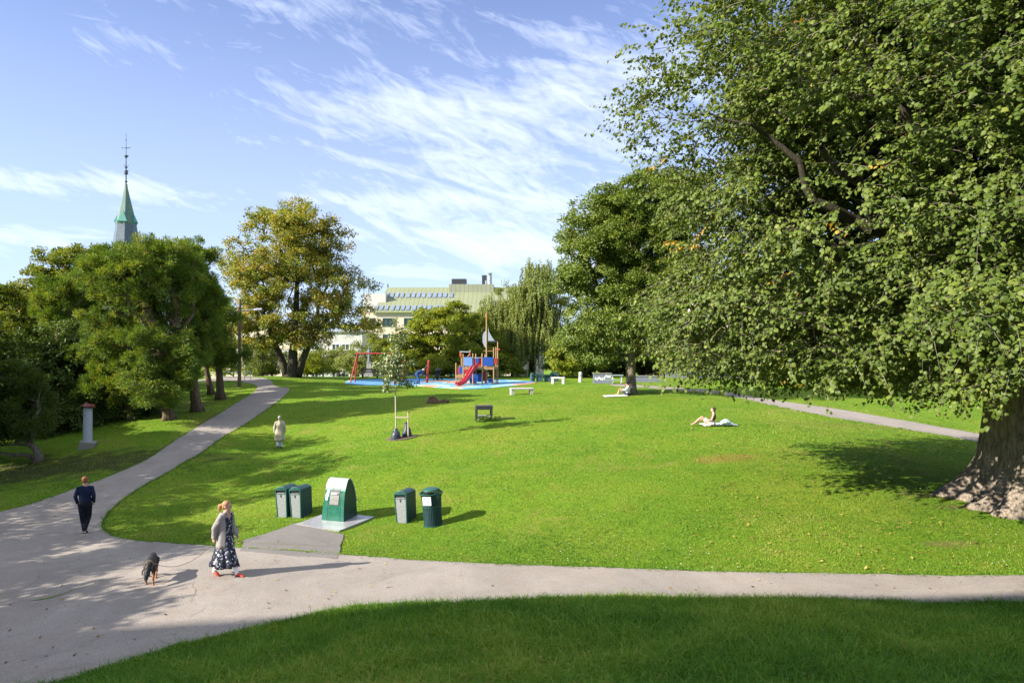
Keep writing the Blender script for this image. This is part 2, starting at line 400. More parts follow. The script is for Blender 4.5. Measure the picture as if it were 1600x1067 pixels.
def asphalt(name, c0, c1, sc=1.0, speck=0.6):
    m, t, out = mat(name)
    tcn = t.add('ShaderNodeTexCoord'); O = tcn.outputs['Object']
    big = t.add('ShaderNodeTexNoise', i_Vector=O, i_Scale=0.35, i_Detail=7.0, i_Roughness=0.7, i_Distortion=0.8)
    g = t.add('ShaderNodeTexNoise', i_Vector=O, i_Scale=55.0*sc, i_Detail=3.0, i_Roughness=0.8)
    v = t.add('ShaderNodeTexVoronoi', i_Vector=O, i_Scale=45.0*sc)
    c = t.mix(t.rng(big.outputs[0], 0.3, 0.7), c0, c1)
    c = t.mix(t.rng(g.outputs[0], 0.35, 0.65, 0, speck), t.mix(1.0, c, (0.62, 0.6, 0.6), 'MULTIPLY'), t.mix(1.0, c, (1.45, 1.42, 1.4), 'MULTIPLY'))
    # fine wandering cracks
    cv = t.add('ShaderNodeTexVoronoi', feature='DISTANCE_TO_EDGE', i_Scale=0.28)
    wv = t.add('ShaderNodeTexNoise', i_Vector=O, i_Scale=1.6, i_Detail=5.0, i_Roughness=0.7)
    t.put(cv.inputs['Vector'], t.mix(0.12, O, wv.outputs['Color'], 'LINEAR_LIGHT'))
    crk = t.math('MULTIPLY', t.rng(cv.outputs[0], 0.004, 0.0015), t.rng(big.outputs[0], 0.50, 0.56))
    c = t.mix(t.math('MULTIPLY', crk, 0.28), c, (0.10, 0.09, 0.075))
    st = t.add('ShaderNodeTexNoise', i_Vector=O, i_Scale=1.3, i_Detail=8.0, i_Roughness=0.75)
    c = t.mix(t.rng(st.outputs[0], 0.52, 0.72, 0, 0.42), c, (0.15, 0.12, 0.095))
    st2 = t.add('ShaderNodeTexNoise', i_Vector=O, i_Scale=0.55, i_Detail=9.0, i_Roughness=0.8, i_Distortion=1.5)
    c = t.mix(t.rng(st2.outputs[0], 0.50, 0.66, 0, 0.35), c, (0.26, 0.20, 0.15))
    b = t.add('ShaderNodeBsdfPrincipled', i_Base_Color=c, i_Roughness=0.9, i_Specular_IOR_Level=0.15)
    bp = t.add('ShaderNodeBump', i_Strength=0.5, i_Distance=0.012, i_Height=t.math('ADD', g.outputs[0], t.math('MULTIPLY', v.outputs[0], 0.6))); t.put(b.inputs['Normal'], bp)
    t.l.new(b.outputs[0], out.inputs[0])
    return m
M_PATH = asphalt('pink_gravel_asphalt', (0.255, 0.229, 0.198), (0.340, 0.306, 0.265))
M_PATCH = asphalt('grey_asphalt', (0.165, 0.155, 0.142), (0.215, 0.202, 0.186))

def plan(px): return [gp(*p).xy for p in px]
right_edge = [(430,603),(451,607),(447,615),(430,630),(402,650),(373,668),(337,690),(303,714),(267,735),(236,752),(206,770),(181,789),(164,808),(158,822),(166,832),(185,840),(212,845),(260,848),(310,852),(352,855),(400,858),(470,862),(528,866),(600,872),(700,878),(800,882),(900,886),(1000,889),(1200,895),(1400,898),(1600,899)]
low_edge = [(100,1064),(160,1045),(224,1027),(280,1009),(360,991),(440,971),(520,954),(600,944)]
left_edge = [(0,800),(62,783),(117,764),(172,744),(225,721),(265,694),(302,671),(337,650),(366,632),(391,617),(402,607),(398,601),(385,598),(358,595)]
hid = [Vector(v) for v in ((-1.2,13.15),(1.5,13.2),(4,13.2),(8,13.0),(12,12.8),(18,12.5),(26,12.4),(34,13))]
A = plan(right_edge); Bv = plan(low_edge); Cv = plan(left_edge)
ext_r = [Vector(v) for v in ((20,14.9),(28,15.2),(36,16))]
ext_l = [Vector(v) for v in ((-9,9.0),(-12,6.5),(-17,4),(-24,3.2),(-40,4),(-40,9),(-30,12),(-24,17),(-20.5,20.5))]
path_in = [Cv[-1]+Vector((-5, 1.0)), Cv[-1]+Vector((-5, 2.6)), Cv[-1]+Vector((1.5, 2.8))]
outline = list(A)+ext_r+hid[::-1]+Bv[::-1]+ext_l+Cv+path_in
PATH = spline(outline, 0.3)
_, PATH = sheet('path', PATH, 0.022, M_PATH, 0.5, jitter=0.045)
rp_low = plan([(960,603),(1033,608),(1100,614),(1150,621),(1200,632),(1300,652),(1400,668),(1525,690),(1640,712)])
rp_up = plan([(1640,694),(1525,677),(1400,655),(1300,638),(1200,624),(1150,615),(1100,609),(1033,604),(960,600)])
RP = spline(rp_low+rp_up, 0.4)
_, RP = sheet('far_path', RP, 0.022, M_PATH, 0.6, jitter=0.04)
AP = [gp(*p).xy for p in ((462,818),(537,836),(530,864),(526,874),(450,869),(375,862),(382,845))]
apron_poly = []
for i in range(len(AP)):
    a, b = AP[i], AP[(i+1) % len(AP)]; k = max(1, int((b-a).length/0.25))
    apron_poly += [a.lerp(b, j/k) for j in range(k)]
_, APR = sheet('asphalt_apron', apron_poly, 0.028, M_PATCH, 0.4, jitter=0.03)
left_patch = spline([gp(*p).xy for p in ((0,930),(30,925),(52,912),(58,900),(50,885),(30,872),(0,862))]+[Vector((-16.5,17)), Vector((-17,14))], 0.3)
sheet('old_path', left_patch, 0.027, asphalt('old_asphalt', (0.275, 0.242, 0.21), (0.35, 0.31, 0.27)), 0.5, jitter=0.02)

# playground surface
def rubber():
    m, t, out = mat('rubber_surface')
    tcn = t.add('ShaderNodeTexCoord'); O = tcn.outputs['Object']
    n = t.add('ShaderNodeTexNoise', i_Vector=O, i_Scale=0.33, i_Detail=1.0)
    c = t.ramp(n.outputs[0], [(0.0, (0.42, 0.20, 0.13)), (0.40, (0.30, 0.42, 0.33)), (0.47, (0.10, 0.30, 0.52)), (0.60, (0.30, 0.44, 0.36)), (0.68, (0.45, 0.22, 0.15))], 'CONSTANT')
    sx = t.add('ShaderNodeSeparateXYZ', i_0=O)
    k = t.rng(sx.outputs[0], 0.5, 1.2); k = t.math('MULTIPLY', t.math('MULTIPLY', k, t.rng(sx.outputs[1], 63, 61)), t.rng(n.outputs[0], .38, .46))
    k2 = t.math('MULTIPLY', t.rng(sx.outputs[0], -7.6, -8.6), t.rng(sx.outputs[0], -14.6, -13.8))
    c = t.mix(t.math('MAXIMUM', k, k2), c, (0.085, 0.25, 0.45))
    b = t.add('ShaderNodeBsdfPrincipled', i_Base_Color=c, i_Roughness=0.85); t.l.new(b.outputs[0], out.inputs[0]); return m
PG = spline([gp(*p).xy for p in ((541,599),(565,602),(610,602),(650,603),(690,606),(720,608),(755,607),(790,604),(830,600),(835,597),(800,594),(770,593),(700,592),(640,592),(580,593),(545,595))], 0.5)
_, PG = sheet('playground_surface', PG, 0.03, rubber(), 0.7)

# thin line of weeds and seam on the junction
def ribbon(name, px, wid, m, dz, kind='structure'):
    P = spline([gp(*p).xy for p in px], 0.12, closed=False)
    bm = bmesh.new(); L = []
    for i, p in enumerate(P):
        d = (P[min(i+1, len(P)-1)]-P[max(i-1, 0)]).normalized(); nn = Vector((-d.y, d.x))
        wv = wid*(0.4+1.2*abs(mnoise.noise((p.x*3, p.y*3, 1))))*min(1, i/3+.1, (len(P)-1-i)/3+.1)
        off = nn*(mnoise.noise((p.x*4, p.y*4, 5))*0.06)
        a = p+off+nn*wv; b = p+off-nn*wv
        L.append((bm.verts.new(on(a.x, a.y, dz)), bm.verts.new(on(b.x, b.y, dz))))
    for a, b in zip(L, L[1:]): bm.faces.new((a[0], b[0], b[1], a[1]))
    return tag(obj(name, bm, m), kind=kind)
M_CRACK = simple('crack_dirt', (0.19, 0.165, 0.13), 0.95)
M_WEED = simple('weed_green', (0.16, 0.19, 0.03), 0.9, var=0.3, scale=30)
ribbon('path_seam', [(60,935),(120,922),(170,905),(225,886),(280,872),(330,858)], 0.012, M_CRACK, 0.031)
ribbon('path_weeds', [(40,942),(62,938),(85,933),(105,927),(118,921)], 0.05, M_WEED, 0.034)
ribbon('path_crack', [(304,906),(301,915),(306,925),(300,935),(297,945)], 0.008, M_CRACK, 0.031)
ribbon('path_crack', [(318,948),(316,956),(300,962),(296,970)], 0.008, M_CRACK, 0.031)
ribbon('path_crack', [(236,996),(262,1008),(280,1013)], 0.006, M_CRACK, 0.031)
ribbon('apron_seam', [(385,850),(430,851),(480,853),(526,856)], 0.012, M_WEED, 0.034)

# ------------------------------------------------------------------ grass blades
SLAB = [gp(*p).xy for p in ((464,821),(530,831),(584,810),(500,803))]
def blades(n, y0, y1, h0, h1, wid, seed, umax=0.92, lean=0.6, edge=None):
    r = np.random.default_rng(seed)
    if edge is None:
        Y = y0*(y1/y0)**r.random(n); X = (r.random(n)*2-1)*umax*Y
        ok = ~(pip(X, Y, PATH) | pip(X, Y, RP) | pip(X, Y, APR) | pip(X, Y, PG) | pip(X, Y, SLAB))
    else:      # ragged fringe creeping over the edge of the paving
        E = np.array([[p[0], p[1]] for p in edge]); E2 = np.roll(E, -1, 0); L = np.linalg.norm(E2-E, axis=1)
        wgt = L/np.maximum(E[:, 1], 6)*(E[:, 1] > y0)*(E[:, 1] < y1)*(np.abs(E[:, 0]) < E[:, 1]*.95+2); k = r.choice(len(E), n, p=wgt/wgt.sum()); t = r.random(n)[:, None]
        q = E[k]*(1-t)+E2[k]*t; cl = .5+.5*np.sin(q[:, 0]*5+2*np.sin(q[:, 1]*4)); q += r.standard_normal((n, 2))*(.025+.07*cl**2)[:, None]; X, Y = q[:, 0], q[:, 1]; ok = np.ones(n, bool)
    X = X[ok]; Y = Y[ok]; n = len(X)
    lump = 0.5+0.5*np.sin(X*2.3+np.sin(Y*1.9)*1.6)*np.sin(Y*2.7+np.sin(X*1.3)*2.0)
    lump2 = 0.5+0.5*np.sin(X*9+np.sin(Y*7)*1.5)*np.sin(Y*8.5+np.sin(X*6)*1.5)
    ok = r.random(n) < 0.35+0.4*lump+0.35*lump2
    X = X[ok]; Y = Y[ok]; lump = lump[ok]; lump2 = lump2[ok]; n = len(X)
    Z = terr(X, Y)-0.01
    H = (h0+(h1-h0)*r.random(n)**1.5)*(0.7+0.5*lump*lump2+0.25*r.random(n))
    Wd = wid*(0.6+0.8*r.random(n))
    a = r.random(n)*2*np.pi; b = r.random(n)*2*np.pi
    dirx, diry = np.cos(a), np.sin(a); lx, ly = np.cos(b), np.sin(b)
    le = lean*(0.3+r.random(n))
    base = np.stack([X, Y, Z], 1)
    s = np.stack([dirx, diry, 0*dirx], 1)*Wd[:, None]
    ld = np.stack([lx, ly, 0*lx], 1)
    m1 = base+ld*(H*le*0.35)[:, None]+np.array([0, 0, 1])*(H*0.6)[:, None]
    tp = base+ld*(H*le*1.1)[:, None]+np.array([0, 0, 1])*(H*(1.0-0.25*le))[:, None]
    V = np.stack([base-s, base+s, m1+s*0.75, m1-s*0.75, tp], 1).reshape(-1, 3)
    k = (np.arange(n)*5)[:, None]
    Fq = np.concatenate([k+np.array([[0, 1, 2]]), k+np.array([[0, 2, 3]]), k+np.array([[3, 2, 4]])], 1).ravel()
    pat = np.sin(X*.55+1.3*np.sin(Y*.41+.7))*np.sin(Y*.62+1.1*np.sin(X*.37))+.5*np.sin(X*1.4+np.sin(Y*1.1))*np.sin(Y*1.7+np.sin(X*.9))
    tint = np.clip(0.47+0.25*r.standard_normal(n)+0.25*(lump-0.5)+.24*pat, 0, 1)
    return V, Fq, np.repeat(tint, 3)
def grass_mesh(name, parts, m):
    Vs, Fs, Ts, o = [], [], [], 0
    for V, Fq, T in parts: Vs.append(V); Fs.append(Fq+o); Ts.append(T); o += len(V)
    me = array_mesh(name, np.concatenate(Vs), np.concatenate(Fs), 3, np.concatenate(Ts))
    return link(name, me, m)
M_BLADE = leaf_mat('grass_blades', [(0.0, (0.040, 0.120, 0.010)), (0.45, (0.112, 0.235, 0.018)), (0.8, (0.200, 0.315, 0.026)), (1.0, (0.34, 0.35, 0.07))], trans=0.35, gloss=0.012, rough=0.55)
NG = 1.0
g1 = blades(int(520000*NG), 6.2, 13.6, 0.03, 0.22, 0.0042, 11, umax=0.95, lean=1.1)
g2 = blades(int(520000*NG), 13.4, 26, 0.025, 0.065, 0.0065, 12, lean=1.0)
g3 = blades(int(420000*NG), 26, 62, 0.025, 0.06, 0.013, 13, lean=1.0)
g4 = blades(90000, 8, 45, 0.025, 0.085, 0.006, 14, lean=1.2, edge=PATH); g5 = blades(16000, 25, 60, 0.03, 0.08, 0.011, 15, lean=1.2, edge=RP)
o = grass_mesh('grass', [g1, g2, g3, g4, g5], M_BLADE)
tag(o, 'short green grass blades covering the park lawn', 'grass', kind='stuff')
# daisies and clover heads
def flowers(n, seed):
    r = np.random.default_rng(seed); Y = 15*(40/15)**r.random(n); X = (r.random(n)*1.7-0.85)*Y
    ok = ~(pip(X, Y, PATH) | pip(X, Y, RP) | pip(X, Y, APR) | pip(X, Y, PG) | pip(X, Y, SLAB)) & (np.sin(X*.6)+np.cos(Y*.5) > 0.0)
    X = X[ok]; Y = Y[ok]; Z = terr(X, Y)+0.06; n = len(X); s = 0.009+0.006*r.random(n)
    c = np.stack([X, Y, Z], 1)
    V = np.stack([c+np.stack([s*a, s*b, s*cc], 1) for a, b, cc in ((1, 0, 0), (0, 1, 0), (-1, 0, 0), (0, -1, 0), (0, 0, 1))], 1).reshape(-1, 3)
    k = (np.arange(n)*5)[:, None]; Fq = np.concatenate([k+np.array([[i, j, 4]]) for i, j in ((0, 1), (1, 2), (2, 3), (3, 0))], 1).ravel()
    return array_mesh('clover_heads', V, Fq, 3)
tag(link('clover_heads', flowers(1800, 5), simple('clover_white', (0.6, 0.58, 0.5), 0.8)), 'tiny white clover heads dotted over the sunny lawn', 'flowers', kind='stuff')

# ------------------------------------------------------------------ trees
def leaves(C, crad, per, size, r, flat=0.6, droop=0.5, outc=None, shape='fold', aspect=0.62, radial=False, spread=1.0, keep=None, upn=0.5):
    """leaf cloud: C cluster centres, crad cluster radius -> (verts, faces, tint)"""
    n = len(C)*per
    cid = np.repeat(np.arange(len(C)), per)
    off = r.standard_normal((n, 3)); off /= np.linalg.norm(off, axis=1)[:, None]+1e-9
    off *= (r.random(n)**0.45)[:, None]
    cr = np.repeat(crad if np.ndim(crad) else np.full(len(C), crad), per)
    p = C[cid]+off*cr[:, None]*np.array([1, 1, flat])*spread
    if keep is not None:
        k = keep(p); p = p[k]; cid = cid[k]; off = off[k]; n = len(p)
    if outc is None: outc = C.mean(0)
    o = p-outc; o /= np.linalg.norm(o, axis=1)[:, None]+1e-9
    rd = r.standard_normal((n, 3)); rd /= np.linalg.norm(rd, axis=1)[:, None]
    if radial: tip = off*1.0+o*0.35+rd*0.35+np.array([0, 0, 0.35])
    else: tip = o*0.45+rd*0.7+np.array([0, 0, -droop])
    tip /= np.linalg.norm(tip, axis=1)[:, None]
    nr = o*0.45+rd[:, [1, 2, 0]]*0.75+np.array([0, 0, upn])
    nr -= tip*(nr*tip).sum(1)[:, None]; nr /= np.linalg.norm(nr, axis=1)[:, None]+1e-9
    sd = np.cross(tip, nr)
    L = (size*(0.65+0.7*r.random(n)))[:, None]; Wd = L*aspect
    if shape == 'heart':
        V = np.stack([p, p+tip*L*0.28-sd*Wd*0.50-nr*L*0.06, p+tip*L*0.66-sd*Wd*0.38-nr*L*0.10, p+tip*L-nr*L*0.16,
                      p+tip*L*0.66+sd*Wd*0.38-nr*L*0.10, p+tip*L*0.28+sd*Wd*0.50-nr*L*0.06, p+tip*L*0.5+nr*L*0.03], 1).reshape(-1, 3)
        k = (np.arange(n)*7)[:, None]
        Fq = np.concatenate([k+np.array([f]) for f in ((0, 1, 2, 6), (6, 2, 3, 3), (0, 6, 4, 5), (6, 3, 3, 4))], 1)
        Fq = np.concatenate([k+np.array([f]) for f in ((0, 1, 6), (1, 2, 6), (2, 3, 6), (3, 4, 6), (4, 5, 6), (5, 0, 6))], 1).ravel(); nf = 6
    elif shape == 'needle':
        V = np.stack([p-sd*Wd*0.5, p+sd*Wd*0.5, p+tip*L], 1).reshape(-1, 3)
        Fq = ((np.arange(n)*3)[:, None]+np.array([[0, 1, 2]])).ravel(); nf = 1
    else:
        V = np.stack([p, p+tip*L*0.45-sd*Wd*0.5+nr*L*0.10, p+tip*L, p+tip*L*0.45+sd*Wd*0.5+nr*L*0.10], 1).reshape(-1, 3)
        k = (np.arange(n)*4)[:, None]
        Fq = np.concatenate([k+np.array([[0, 1, 2]]), k+np.array([[0, 2, 3]])], 1).ravel(); nf = 2
    ct = r.random(len(C))
    tint = np.clip(0.45*ct[cid]+0.25+0.16*r.standard_normal(n), 0, 1)
    return V, Fq, np.repeat(tint, nf)

def skeleton(nodes, centers, r, step=0.6, sag=0.0, wob=0.12):
    """grow branches from existing nodes [(pos, parent)] out to every centre; returns positions, parents, radii"""
    P = [np.array(p, float) for p, _ in nodes]; par = [q for _, q in nodes]
    base = np.array(P[-1])
    order = np.argsort(np.linalg.norm(centers-P[len(P)//2], axis=1))
    arr = np.zeros((len(P)+len(centers)*14+10, 3)); n = len(P); arr[:n] = np.array(P)
    depth = [0]*n; gen = [0.0]*n
    for i in range(1, n): gen[i] = gen[par[i]]+np.linalg.norm(arr[i]-arr[par[i]]) if par[i] >= 0 else 0.0
    g = np.zeros(len(arr)); g[:n] = gen
    leafn = []
    for ci in order:
        c = centers[ci]
        d = np.linalg.norm(arr[:n]-c, axis=1)
        up = arr[:n, 2]-c[2]
        k = int(np.argmin(d+0.22*g[:n]+np.maximum(up, 0)*0.35))
        L = d[k]; m = max(1, min(13, int(L/step)))
        a = arr[k].copy(); prev = k
        for j in range(1, m+1):
            t = j/m
            q = a*(1-t)+c*t+np.array([0, 0, math.sin(t*math.pi)*L*0.10-sag*L*t*(1-t)])
            if j < m: q = q+r.standard_normal(3)*wob*step
            arr[n] = q; par.append(prev); g[n] = g[prev]+np.linalg.norm(q-arr[prev]); prev = n; n += 1
        leafn.append(prev)
    par = np.array(par[:n]); arr = arr[:n]
    area = np.zeros(n)
    for k in leafn: area[k] += 1
    for i in range(n-1, 0, -1):
        if par[i] >= 0: area[par[i]] += max(area[i], 0.4)
    return arr, par, area
def branch_mesh(bm, arr, par, rad, sides=5, skip=0):
    """tubes along every edge, thick ones with more sides"""
    for i in range(1, len(arr)):
        p = par[i]
        if p < 0 or i < skip: continue
        a = Vector(arr[p]); b = Vector(arr[i]); d = b-a
        if d.length < 1e-4: continue
        r0, r1 = rad[p], rad[i]
        r0 = min(r0, r1*1.6)
        n = 8 if r1 > 0.08 else (5 if r1 > 0.025 else 3)
        s = d.orthogonal().normalized(); u = d.normalized().cross(s)
        ra = [bm.verts.new(a+(s*math.cos(6.283*k/n)+u*math.sin(6.283*k/n))*r0) for k in range(n)]
        rb = [bm.verts.new(b+(s*math.cos(6.283*k/n)+u*math.sin(6.283*k/n))*r1) for k in range(n)]
        for k in range(n): bm.faces.new((ra[k], ra[(k+1) % n], rb[(k+1) % n], rb[k]))
def envelope(ells, n, r, shell=0.35, nscale=0.5, cut=0.0, zmin=None, test=None, seed=0.0):
    """cluster centres inside a union of ellipsoids, mostly near the surface; a noise field opens gaps"""
    vol = np.array([(e[1][0]*e[1][1]*e[1][2])**0.67*(e[2] if len(e) > 2 else 1) for e in ells]); vol /= vol.sum()
    out = []
    while len(out) < n:
        e = ells[r.choice(len(ells), p=vol)]; d = r.standard_normal(3); d /= np.linalg.norm(d)
        q = r.random(); rr = 1-shell*q**1.3 if r.random() < 0.85 else r.random()**0.5
        p = np.array(e[0])+d*np.array(e[1])*rr
        if zmin is not None and p[2] < (zmin(p) if callable(zmin) else zmin): continue
        nv = mnoise.noise((p[0]*nscale+seed, p[1]*nscale, p[2]*nscale))
        if nv < cut-0.5*r.random(): continue
        if test is not None and not test(p): continue
        out.append(p)
    return np.array(out)
def sprays(C, ntw, nl, L, size, r, outc, aspect=0.9, zmin=None):
    """drooping leafy twigs: returns leaf arrays and the twig mesh arrays"""
    n = len(C)*ntw
    c0 = np.repeat(C, ntw, 0)+r.standard_normal((n, 3))*np.array([.30, .30, .22])
    o = c0-outc; o /= np.linalg.norm(o, axis=1)[:, None]
    d = o*0.7+r.standard_normal((n, 3))*0.55; d[:, 2] *= 0.6; d /= np.linalg.norm(d, axis=1)[:, None]
    Ls = (L*(0.6+0.8*r.random(n)))[:, None]; g = (0.15+0.45*r.random(n))[:, None]
    def at(t): return c0+d*Ls*t+np.array([0, 0, -1.0])*Ls*g*t*t
    T = []
    for k in range(nl): T.append((k+0.4)/nl)
    ti = np.tile(np.array(T), n); ii = np.repeat(np.arange(n), nl); ti = np.clip(ti+r.standard_normal(len(ti))*.03, 0, 1)[:, None]
    p = c0[ii]+d[ii]*Ls[ii]*ti+np.array([0, 0, -1.0])*Ls[ii]*g[ii]*ti*ti
    N = len(p); side = np.cross(d[ii], np.array([0, 0, 1.0])); side /= np.linalg.norm(side, axis=1)[:, None]+1e-9
    sg = np.where(np.arange(N) % 2 == 0, 1.0, -1.0)[:, None]
    rd = r.standard_normal((N, 3)); rd /= np.linalg.norm(rd, axis=1)[:, None]
    p = p+rd*.05
    if zmin is not None:
        kz = p[:, 2] > 3.0
        p, rd, side, sg, ii, N = p[kz], rd[kz], side[kz], sg[kz], ii[kz], int(kz.sum())
    tip = side*sg*0.6+d[ii]*0.45+rd*0.45+np.array([0, 0, -0.65]); tip /= np.linalg.norm(tip, axis=1)[:, None]
    nr = o[ii]*0.55+rd[:, [1, 2, 0]]*0.6+np.array([0, 0, 0.6]); nr -= tip*(nr*tip).sum(1)[:, None]; nr /= np.linalg.norm(nr, axis=1)[:, None]+1e-9
    sd = np.cross(tip, nr); Lf = (size*(0.55+0.75*r.random(N)))[:, None]; Wd = Lf*aspect*(0.8+.3*r.random(N))[:, None]
    cu = (0.05+0.16*r.random(N))[:, None]
    V = np.stack([p, p+tip*Lf*0.28-sd*Wd*0.50-nr*Lf*cu*.5, p+tip*Lf*0.66-sd*Wd*0.38-nr*Lf*cu, p+tip*Lf-nr*Lf*cu*1.6,
                  p+tip*Lf*0.66+sd*Wd*0.38-nr*Lf*cu, p+tip*Lf*0.28+sd*Wd*0.50-nr*Lf*cu*.5, p+tip*Lf*0.5+nr*Lf*0.03], 1).reshape(-1, 3)
    k = (np.arange(N)*7)[:, None]
    Fq = np.concatenate([k+np.array([f]) for f in ((0, 1, 6), (1, 2, 6), (2, 3, 6), (3, 4, 6), (4, 5, 6), (5, 0, 6))], 1).ravel()
    ct = r.random(len(C)); tw = r.random(n)
    tint = np.clip(0.30*np.repeat(ct, ntw)[ii]+0.22*tw[ii]+0.20+0.15*r.standard_normal(N), 0, 0.97)
    gold = r.random(n)[ii] < 0.006; tint[gold] = 1.0
    # twigs: three-sided tapering strips
    S_ = 5; rings = []
    s2 = np.cross(d, np.array([0, 0, 1.0])); s2 /= np.linalg.norm(s2, axis=1)[:, None]+1e-9; u2 = np.cross(s2, d)
    for j in range(S_):
        q = at(j/(S_-1)); rr = 0.0065*(1-0.75*j/(S_-1))
        rings.append(np.stack([q+(s2*math.cos(a)+u2*math.sin(a))*rr for a in (0, 2.09, 4.19)], 1))
    TV = np.stack(rings, 1).reshape(-1, 3); k = (np.arange(n)*S_*3)[:, None]
    q4 = []
    if zmin is not None:
        k = k[at(1.0)[:, 2] > 3.1]
    for j in range(S_-1):
        for a in range(3): q4.append((j*3+a, j*3+(a+1) % 3, (j+1)*3+(a+1) % 3, (j+1)*3+a))
    TF = np.concatenate([k+np.array([f]) for f in q4], 1).ravel()
    return V, Fq, np.repeat(tint, 6), TV, TF
def lumpy(ells, n, r, lump, **kw):
    """cluster centres gathered into rounded boughs"""
    R_, k = lump; B = envelope(ells, max(4, n//k), r, **kw); out = []
    for c in B:
        rr = R_*(0.6+0.8*r.random())
        for _ in range(k):
            d = r.standard_normal(3); d /= np.linalg.norm(d)
            if d[2] < -0.35: d[2] *= -0.6
            out.append(c+d*rr*np.array([1, 1, .72])*(0.75+.3*r.random()))
    out = np.array(out); zm = kw.get('zmin')
    if zm is not None:
        zc = np.array([zm(p) for p in out]) if callable(zm) else zm
        out = out[out[:, 2] > zc]
    return out
def trunk_bm(pts, rads, n=14, flare=0.0, lobes=5, seed=0):
    """trunk with ridges and root flare"""
    bm = bmesh.new(); rings = []
    P = [Vector(p) for p in pts]
    for i, (p, r0) in enumerate(zip(P, rads)):
        t = (P[min(i+1, len(P)-1)]-P[max(i-1, 0)]).normalized(); s = Vector((1, 0, 0)); s = (s-t*s.dot(t)).normalized(); u = t.cross(s)
        ring = []
        for k in range(n):
            a = 2*math.pi*k/n
            f = 1+0.10*mnoise.noise((math.cos(a)*1.5+seed, math.sin(a)*1.5, p.z*0.35))
            if flare: f += flare*max(0, 1-i/3.0)**2*(0.5+0.5*math.cos(lobes*a+seed))
            ring.append(bm.verts.new(p+(s*math.cos(a)+u*math.sin(a))*r0*f))
        rings.append(ring)
    for a, b in zip(rings, rings[1:]):
        for k in range(n): bm.faces.new((a[k], a[(k+1) % n], b[(k+1) % n], b[k]))
    bm.faces.new(rings[-1]); bm.faces.new(rings[0][::-1])
    return bm

def tree(name, loc, label, ells, ncl, per, crad, size, lmat, bmat, trunks, seed, group=None, flat=0.6, droop=0.4, shape='fold',
         radial=False, cut=-0.1, nscale=0.5, zmin=None, shell=0.4, aspect=0.62, rtip=0.012, step=0.6, limb_sag=0.0, cat='tree', weep=0, maxr=None,
         nodes0=None, trunk_mesh=None, keep=None, upn=0.5, test=None, pexp=0.47, lump=None):
    """trunks: list of [(dx,dy,z,r), ...] polylines local to loc. ells centres local too."""
    r = np.random.default_rng(seed)
    root = thing(name, loc, label, cat, group=group)
    C = np.concatenate([lumpy(ells, int(ncl*.72), r, lump, shell=shell*.8, nscale=nscale, cut=min(cut, -.3), zmin=zmin, seed=seed*1.7), envelope(ells, int(ncl*.36), r, min(1, shell*1.3), nscale, cut, zmin, seed=seed*1.7)]) if lump else envelope(ells, ncl, r, shell, nscale, cut, zmin, seed=seed*1.7, test=test)
    nodes = []; tr = []
    for tk in trunks:
        b0 = len(nodes)
        for i, q in enumerate(tk): nodes.append((q[:3], (b0+i-1) if i else -1)); tr.append(q[3])
    arr, par, area = skeleton(nodes, C, r, step, limb_sag)
    rad = rtip*np.maximum(area, 0.5)**pexp
    if maxr: rad = np.minimum(rad, maxr)
    nt = len(nodes)
    for i in range(nt): rad[i] = min(tr[i], 10)
    own = np.zeros(len(arr), int); k0 = 0
    for q, tk in enumerate(trunks): own[k0:k0+len(tk)] = q; k0 += len(tk)
    for i in range(nt, len(arr)): own[i] = own[par[i]]
    for q, tk in enumerate(trunks):
        t2 = trunk_bm([k[:3] for k in tk], [k[3] for k in tk], n=16, flare=0.5 if q == 0 else 0.25, seed=seed+q)
        t_o = obj('trunk', t2, bmat, root, smooth=True)
        bm = bmesh.new(); branch_mesh(bm, arr, np.where(own == q, par, -1), rad, skip=nt)
        if bm.verts: obj('branches', bm, bmat, t_o, smooth=True)
        else: bm.free()
    if weep:
        st, tn = [], []
        for c in C:
            for _ in range(weep):
                a = c+r.standard_normal(3)*np.array([crad, crad, crad*0.3]); Ls = 0.7+2.2*r.random()
                k = int(Ls/0.16); t = np.linspace(0, 1, k)[:, None]
                q = a+np.array([0, 0, -1])*Ls*t+np.outer(t[:, 0]**2, r.standard_normal(3)*np.array([.15, .15, 0]))
                q = q[q[:, 2] > 0.25]
                st.append(q)
        Cs = np.concatenate(st); V, Fq, T = leaves(Cs, 0.13, per, size, r, 1.0, 1.6, shape=shape, aspect=aspect, outc=np.array(ells[0][0]))
        strand_t = np.repeat(np.clip(0.45+0.25*r.standard_normal(len(st)), 0, 1), [len(q)*per*2 for q in st])
        T = np.clip(strand_t*0.6+T*0.4, 0, 1)
    else:
        cr = crad*(0.7+0.6*r.random(len(C)))
        V, Fq, T = leaves(C, cr, per, size, r, flat, droop, outc=np.array(ells[0][0])-np.array([0, 0, ells[0][1][2]*0.5]), shape=shape, aspect=aspect, radial=radial, keep=keep, upn=upn)
    me = array_mesh('crown', V, Fq, 3, T)
    link('crown', me, lmat, root)
    return root

